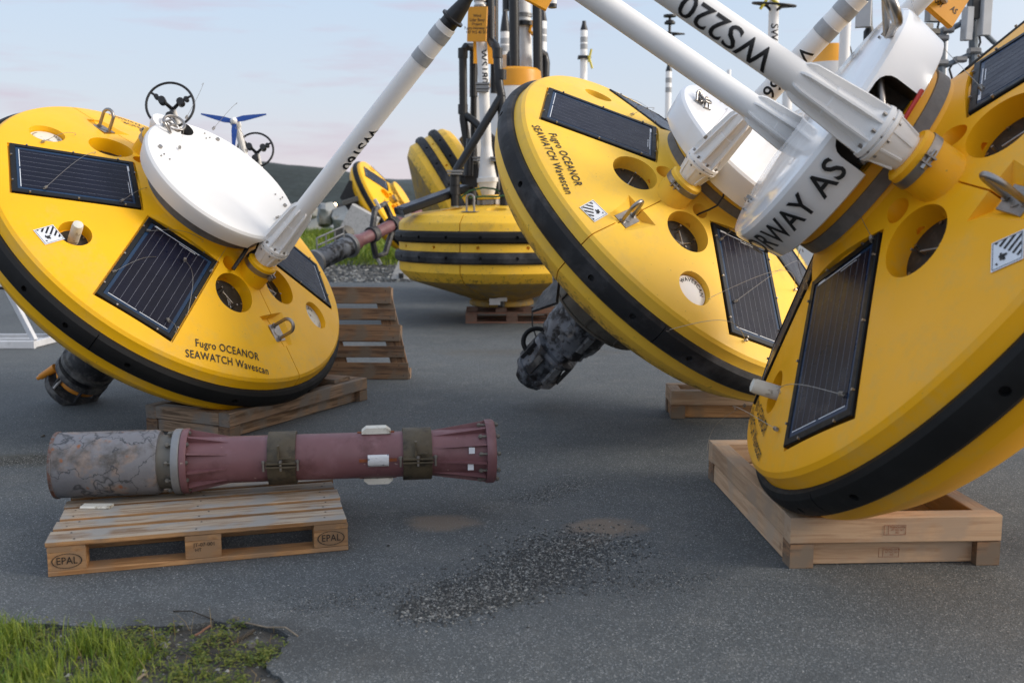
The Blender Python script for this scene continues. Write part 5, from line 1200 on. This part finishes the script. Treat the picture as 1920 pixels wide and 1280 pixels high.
# radio boxes and the grey pipe antenna frame at the upper right
def rb(par, c, d, rz, nm, mt): o = MB().cbox((0, 0, 0), d, .01).build(nm, M[mt], par, None); o.matrix_local = Matrix.Translation(c) @ Matrix.Rotation(rz, 4, 'Z'); return o
Ya = 13.0; p = at(1790, 200, Ya); AF = thing('antenna_frame', 'frame of grey pipes with radios and antennas, upper right background', 'antenna frame', Matrix.Translation((p.x, Ya, 0))); IA = AF.matrix_world.inverted()
def al(u, v, Y=Ya): return IA @ at(u, v, Y)
for pts_, r_ in (([(1765, 420), (1765, 60)], .05), ([(1826, 420), (1825, 40)], .055), ([(1745, 73), (1780, 56), (1812, 40)], .035), ([(1750, 132), (1790, 116), (1832, 97)], .035), ([(1830, 46), (1862, 78), (1890, 100)], .033), ([(1812, 40), (1830, 46)], .04), ([(1832, 97), (1850, 110)], .03)):
    stube(AF, [al(*q) for q in pts_], r_, 'frame_pipe', 'galvpipe', 10)
for (u, v, w_, h_, mt) in ((1814, 38, .10, .30, 'radio'), (1846, 34, .13, .42, 'radio'), (1750, 24, .17, .22, 'galv'), (1744, 60, .20, .07, 'plate'), (1812, 62, .10, .18, 'radio'), (1738, 50, .10, .06, 'galv')): rb(AF, al(u, v, Ya-.15), (w_, .12, h_), .2, 'radio_box', mt)
rb(AF, al(1828, 8, Ya-.1), (.14, .14, .36), .1, 'cable_entry', 'black')
for pts_ in ([(1838, 8), (1848, 18), (1846, 40), (1836, 48)], [(1820, 14), (1810, 26), (1812, 44), (1822, 50)], [(1762, 36), (1758, 52), (1764, 70)], [(1834, 50), (1838, 80), (1834, 90)], [(1786, 150), (1780, 130), (1786, 120)]): stube(AF, [al(*q) for q in pts_], .014, 'cable', 'black', 6)
for (u, v) in ((1776, 57), (1812, 42), (1800, 112), (1765, 118), (1826, 96), (1766, 72)): MB().cbox(al(u, v, Ya-.03), (.13, .13, .07), .02).build('pipe_clamp', M['galv'], AF, None)
p = at(1622, 30, 12); RB = thing('radio_mast', 'white radio box on a black cable mast behind the lifting bow', 'radio mast', Matrix.Translation((p.x, 12, 0))); IR = RB.matrix_world.inverted()
rb(RB, IR @ at(1619, 26, 11.9), (.17, .10, .30), -.3, 'radio_box', 'radio'); stube(RB, [IR @ at(1632, 420, 12), IR @ at(1630, 80, 12)], .035, 'mast_tube', 'galvpipe', 10)
stube(RB, [IR @ at(1627, 78, 12), IR @ at(1629, 60, 12), IR @ at(1631, 48, 12), IR @ at(1632, -30, 12)], [.05, .06, .03, .02], 'cable_gland', 'black', 10)
# sign box hung on the far mast of B and the one on the far mast of C, both at the top edge
Rb = Matrix(RT(*POSE['B'])); 
def ip(k, x, z): return Vector((x, 0, z))
sb = invl('B', 1772, 4, 2.02); o = sign(B, 'orange sign box with number 001', sb, .26, .24, 0, 0, None, .05)
nB = Matrix(POSE['B'][0]).transposed() @ Vector((.25, -1, .05)); nB.normalize(); xB = Matrix(POSE['B'][0]).transposed() @ Vector((.80, .2, -.56)); xB = (xB-nB*xB.dot(nB)).normalized(); zB = xB.cross(-nB)
o.matrix_local = Matrix.Translation(sb) @ Matrix((xB, -nB, zB)).transposed().to_4x4()
put_text('sign_print', '001', .055, lambda s_, q_: Vector((s_-.045, -.0275, q_-.05)), M['ink'], o, .01, 1, 0, .85)
put_text('sign_print', 'AS', .055, lambda s_, q_: Vector((s_+.075, -.0275, q_-.02)), M['ink'], o, .01, 1, 0, .85)
stube(B, [Vector((-.6, 0, 2.1)), sb], .02, 'sign_arm', 'galv', 8)
sc_ = invl('C', 1010, -8, 2.35); nC = Matrix(POSE['C'][0]).transposed() @ Vector((.15, -1, .35)); nC.normalize(); xC = Matrix(POSE['C'][0]).transposed() @ Vector((.86, .1, -.50)); xC = (xC-nC*xC.dot(nC)).normalized(); zC = xC.cross(-nC)
o = sign(C, 'amber plate at the mast end', sc_, .16, .14, 0, 0, None, .02); o.matrix_local = Matrix.Translation(sc_) @ Matrix((xC, -nC, zC)).transposed().to_4x4()
lc = invl('C', 1036, 8, 2.38); 
axw = Matrix(POSE['C'][0]).transposed() @ Vector((0, 0, 1)); MB().cyl(lc, lc+axw*.14, .028, n=20).build('lamp_tube', M['white'], C); MB().cyl(lc-axw*.025, lc, .029, n=20).build('lamp_socket', M['black'], C)
stube(C, [Vector((-.6, 0, 2.45)), sc_, lc+axw*.1], .012, 'sign_arm', 'galv', 8)

# ---- tilted two-fender buoy F and small tilted buoy G behind
def aim(ax, roll_hint=(0, 0, 1)):
    z = Vector(ax).normalized(); x = Vector(roll_hint); x = (x-z*x.dot(z)).normalized(); return Matrix((x, z.cross(x), z)).transposed()
aF = Vector((.87, .10, .49)); cF = at(872, 388, 17.6)
MF = Matrix.Translation(cF) @ aim(aF).to_4x4() @ Matrix.Translation((0, 0, -1.0))
Fz = two_fender('tilted_buoy', 'tilted yellow buoy with two black fenders seen edge-on in the background', MF, 2.6, False)
Fp = MB().box((.62, -.2, 1.56), (.9, 1.3, .03)).build('solar_panel', M['panelframe'], Fz, None)
MB().cyl((-.6, .2, .28), (-.58, .22, .44), .09, n=16).build('drain_hole', M['dark'], Fz)
# its keel: spar pointing down to the left
def seg(u, v, Y): return MF.inverted() @ at(u, v, Y)
ka, kb_ = at(595, 489, 13.6), at(750, 415, 15.2); 
if True:
    IF = MF.inverted(); P_ = lambda k_: IF @ ka.lerp(kb_, k_)
    stube(Fz, [P_(.40), P_(1.25)], .088, 'keel_tube', 'pink', 20)
    stube(Fz, [P_(.0), P_(.02), P_(.34), P_(.345)], [.125, .14, .14, .125], 'keel_drum', 'keelgrey', 24)
    stube(Fz, [P_(.345), P_(.36), P_(.361), P_(.375)], [.17, .17, .175, .17], 'keel_flange', 'galv', 24)
    stube(Fz, [P_(.376), P_(.50)], [.145, .088], 'keel_cone', 'pink', 20)
    stube(Fz, [P_(-.03), P_(-.005)], [.16, .16], 'end_flange', 'galv', 24)
    for k_ in (.62, .88): stube(Fz, [P_(k_), P_(k_+.055)], [.12, .12], 'frame_clamp', 'keel', 16)
    upw = IF.to_3x3() @ Vector((0, 0, 1)); rw = IF.to_3x3() @ (kb_-ka).normalized()
    for sg in (1, -1):
        a_, b2, c2 = P_(.63), P_(.74)+upw*sg*.36, P_(.92)
        m1 = P_(.68)+upw*sg*.34
        stube(Fz, [a_, m1, b2+rw*.12, c2], .045, 'cage_bar', 'keel', 8)
        MB().cbox((m1+b2)/2+upw*sg*.05, (.16, .06, .05), .01).build('anode', M['anode'], Fz, None)
    for dz_ in (.20, .30): stube(Fz, [P_(.0)+upw*dz_, P_(.30)+upw*dz_], .012, 'cage_rail', 'galv', 6)
    for k_ in (.0, .1, .2, .3): stube(Fz, [P_(k_)+upw*.14, P_(k_)+upw*.31], .012, 'cage_rail', 'galv', 6)
    MB().box(P_(.93)+upw*.0, (.10, .25, .05)).build('anode', M['anode'], Fz, None)
aG = Vector((.80, -.10, .50)); cG = at(722, 388, 27.5)
MG = Matrix.Translation(cG) @ aim(aG, (0, 1, 0)).to_4x4()
Gz = thing('tilted_buoy', 'small looking tilted buoy with a single fender in the far background above the pink keel', 'buoy', MG)
hm = hull_mesh().copy(); hm.materials.clear(); hm.materials.append(M['yellowA']); link('hull', hm, Gz); bmG = band_mesh().copy(); link('fender_band', bmG, Gz)
for a in PANELS: solar_panel(Gz, panel_frame(a))
MB().rev([(.43, .30), (.43, .58), (0, .58)], 40).build('hub_rim', M['yellowD'], Gz)
for s_ in (1, -1): lug(Gz, s_); collar(Gz, s_*.6, M['yellowD'])
IG = MG.inverted()
def gl(u, v, Y): return IG @ at(u, v, Y)
o = MB().cyl(gl(700, 410, 27.0), gl(640, 443, 25.6), .22, n=24).build('keel_tube', M['plate'], Gz)
MB().cbox((0, 0, 0), (.75, .5, .7), .03).build('keel_box', M['anode'], Gz, None).matrix_local = Matrix.Translation(gl(676, 418, 26)) @ IG.to_3x3().to_4x4() @ Matrix.Rotation(.5, 4, 'Y')
MB().prism([(0, 0), (.55, -.15), (.62, -.8), (.15, -1.05), (-.25, -.45)], -.03, .03, Matrix.Translation(gl(655, 338, 26.6)) @ IG.to_3x3().to_4x4() @ Matrix.Rotation(PI/2, 4, 'X')).build('keel_fin', M['black'], Gz, None)
MB().cbox((0, 0, 0), (.5, .12, .14), .02).build('keel_foot', M['plate'], Gz, None).matrix_local = Matrix.Translation(gl(660, 376, 26.4)) @ IG.to_3x3().to_4x4() @ Matrix.Rotation(-.3, 4, 'Y')
# concrete foot at the left of the upright buoy
p = gd(752, 522); fo = MB().add([(-.20, -.16, 0), (.16, -.16, 0), (.16, .16, 0), (-.20, .16, 0), (-.02, -.08, .42), (.10, -.08, .36), (.10, .08, .36), (-.02, .08, .42)], [(3, 2, 1, 0), (4, 5, 6, 7), (0, 1, 5, 4), (1, 2, 6, 5), (2, 3, 7, 6), (3, 0, 4, 7)]).box((.02, -.17, .07), (.10, .03, .10), m=1).build('concrete_foot', [M['anode'], M['dark']], None, None); fo.location = p; tag(fo, 'grey concrete foot block on the ground left of the upright buoy', 'concrete block')

# ---- ring sensors and wind turbine of a mast lying behind A
def ring_mast(label, u, v, Y, Rr, thick=.012):
    c = at(u, v, Y); base_ = Vector((c.x-.1, Y+1.8, 0)); t_ = thing('sensor_mast', label, 'sensor mast', Matrix.Translation(base_)); c = c-base_
    n = Vector((.12, -1, .28)).normalized(); Mr = n.to_track_quat('Z', 'Y').to_matrix()
    MB().ring(c, Rr, thick, 48, Mr, k=8).build('guard_ring', M['black'], t_)
    o = MB()
    for i in range(3):
        a = i*2*PI/3+.45; e = c+Mr @ Vector((Rr*math.cos(a), Rr*math.sin(a), 0)); m_ = c+Mr @ Vector((Rr*.45*math.cos(a), Rr*.45*math.sin(a), -.02))
        sp = MB().tube([c-n*.12, m_, e], [.018, .016, .010], 8).build('ring_arm', M['black'], t_); MB().cyl(m_+n*.02, m_-n*.06, .035, n=12).cyl(m_*.5+e*.5+n*.01, m_*.5+e*.5-n*.05, .022, n=10).build('sensor_head', M['black'], sp, stuff=True)
    MB().tube([c-n*.10, c-n*.6-Vector((0, 0, .2)), Vector((0, 0, 0))], [.03, .04, .05], 12).build('mast_tube', M['white'], t_); return t_
ring_mast('black ring sensor rising above the top of the left buoy, left of the white cap', 319, 197, 9.6, .215)
ring_mast('smaller black ring sensor behind the right edge of the white cap', 479, 281, 11.5, .195)
c = at(440, 229, 10.8); base_ = Vector((c.x-.05, 12.0, 0)); wt = thing('wind_turbine', 'small wind turbine with three blue blades above the white cap', 'wind turbine', Matrix.Translation(base_)); c = c-base_
nw = Vector((.1, -1, .15)).normalized(); Mr = nw.to_track_quat('Z', 'Y').to_matrix()
MB().rev([(0, .10), (.03, .08), (.048, .02), (.05, -.12), (.03, -.24), (0, -.25)], 20, Matrix.Translation(c) @ Mr.to_4x4()).build('nacelle', M['white'], wt)
for a in (R(12), R(168), R(268)):
    d = Mr @ Vector((math.cos(a), math.sin(a), 0)); w_ = Mr @ Vector((-math.sin(a), math.cos(a), 0)); L_ = .34
    pr = [(0.03, .028), (.10, .036), (.2, .026), (L_, .008)]
    vs = [c+nw*.05+d*k_+w_*h_*s_*(1 if s_ > 0 else .6)+nw*.006*t_ for t_ in (1, -1) for s_ in (1, -1) for k_, h_ in (pr if s_ > 0 else pr[::-1])]; n = 8
    MB().add(vs, [(j, (j+1) % n, n+(j+1) % n, n+j) for j in range(n)]+[tuple(range(n))[::-1], tuple(range(n, 2*n))]).build('blade', M['blue'], wt, None)
MB().tube([c-nw*.1, c+Vector((.02, .3, -.35)), Vector((0, 0, 0))], .035, 10).build('mast_tube', M['white'], wt)
# ---- white aluminium frame at the left edge
q0, q1 = gd(0, 656), gd(66, 653); AL = thing('aluminium_frame', 'white aluminium base frame on the asphalt at the left edge', 'metal frame', Matrix.Translation((q1.x, q1.y, 0)))
def bar(a, b, w_, h_, nm='frame_bar'):
    a, b = Vector(a), Vector(b); d = (b-a).normalized(); up = Vector((0, 0, 1)) if abs(d.z) < .9 else Vector((0, 1, 0)); y = up.cross(d).normalized(); z = d.cross(y)
    return MB().cbox((a+b)/2, ((b-a).length, w_, h_), .004, Matrix((d, y, z)).transposed()).build(nm, M['alu'], AL, None)
bar((-1.8, .02, .04), (0, 0, .04), .05, .08); bar((-1.8, .62, .04), (-.06, .66, .04), .05, .07); bar((-1.8, .34, .05), (-.05, .36, .05), .04, .03); bar((-.03, .03, .04), (.02, .95, .04), .05, .07)
bar((-.02, .04, .08), (-.34, .14, .66), .05, .06); bar((.02, .7, .08), (.32, 1.0, .2), .05, .06); bar((.02, .95, .04), (.85, 1.05, .04), .06, .08)
bar((-1.8, .2, .67), (-.30, .14, .67), .10, .04); bar((-1.8, .5, .60), (-.36, .5, .60), .05, .04); bar((-.36, .5, .58), (-.1, .64, .08), .045, .045)
MB().cbox((-.36, .12, .63), (.07, .05, .03), .006).build('bracket', M['black'], AL, None)
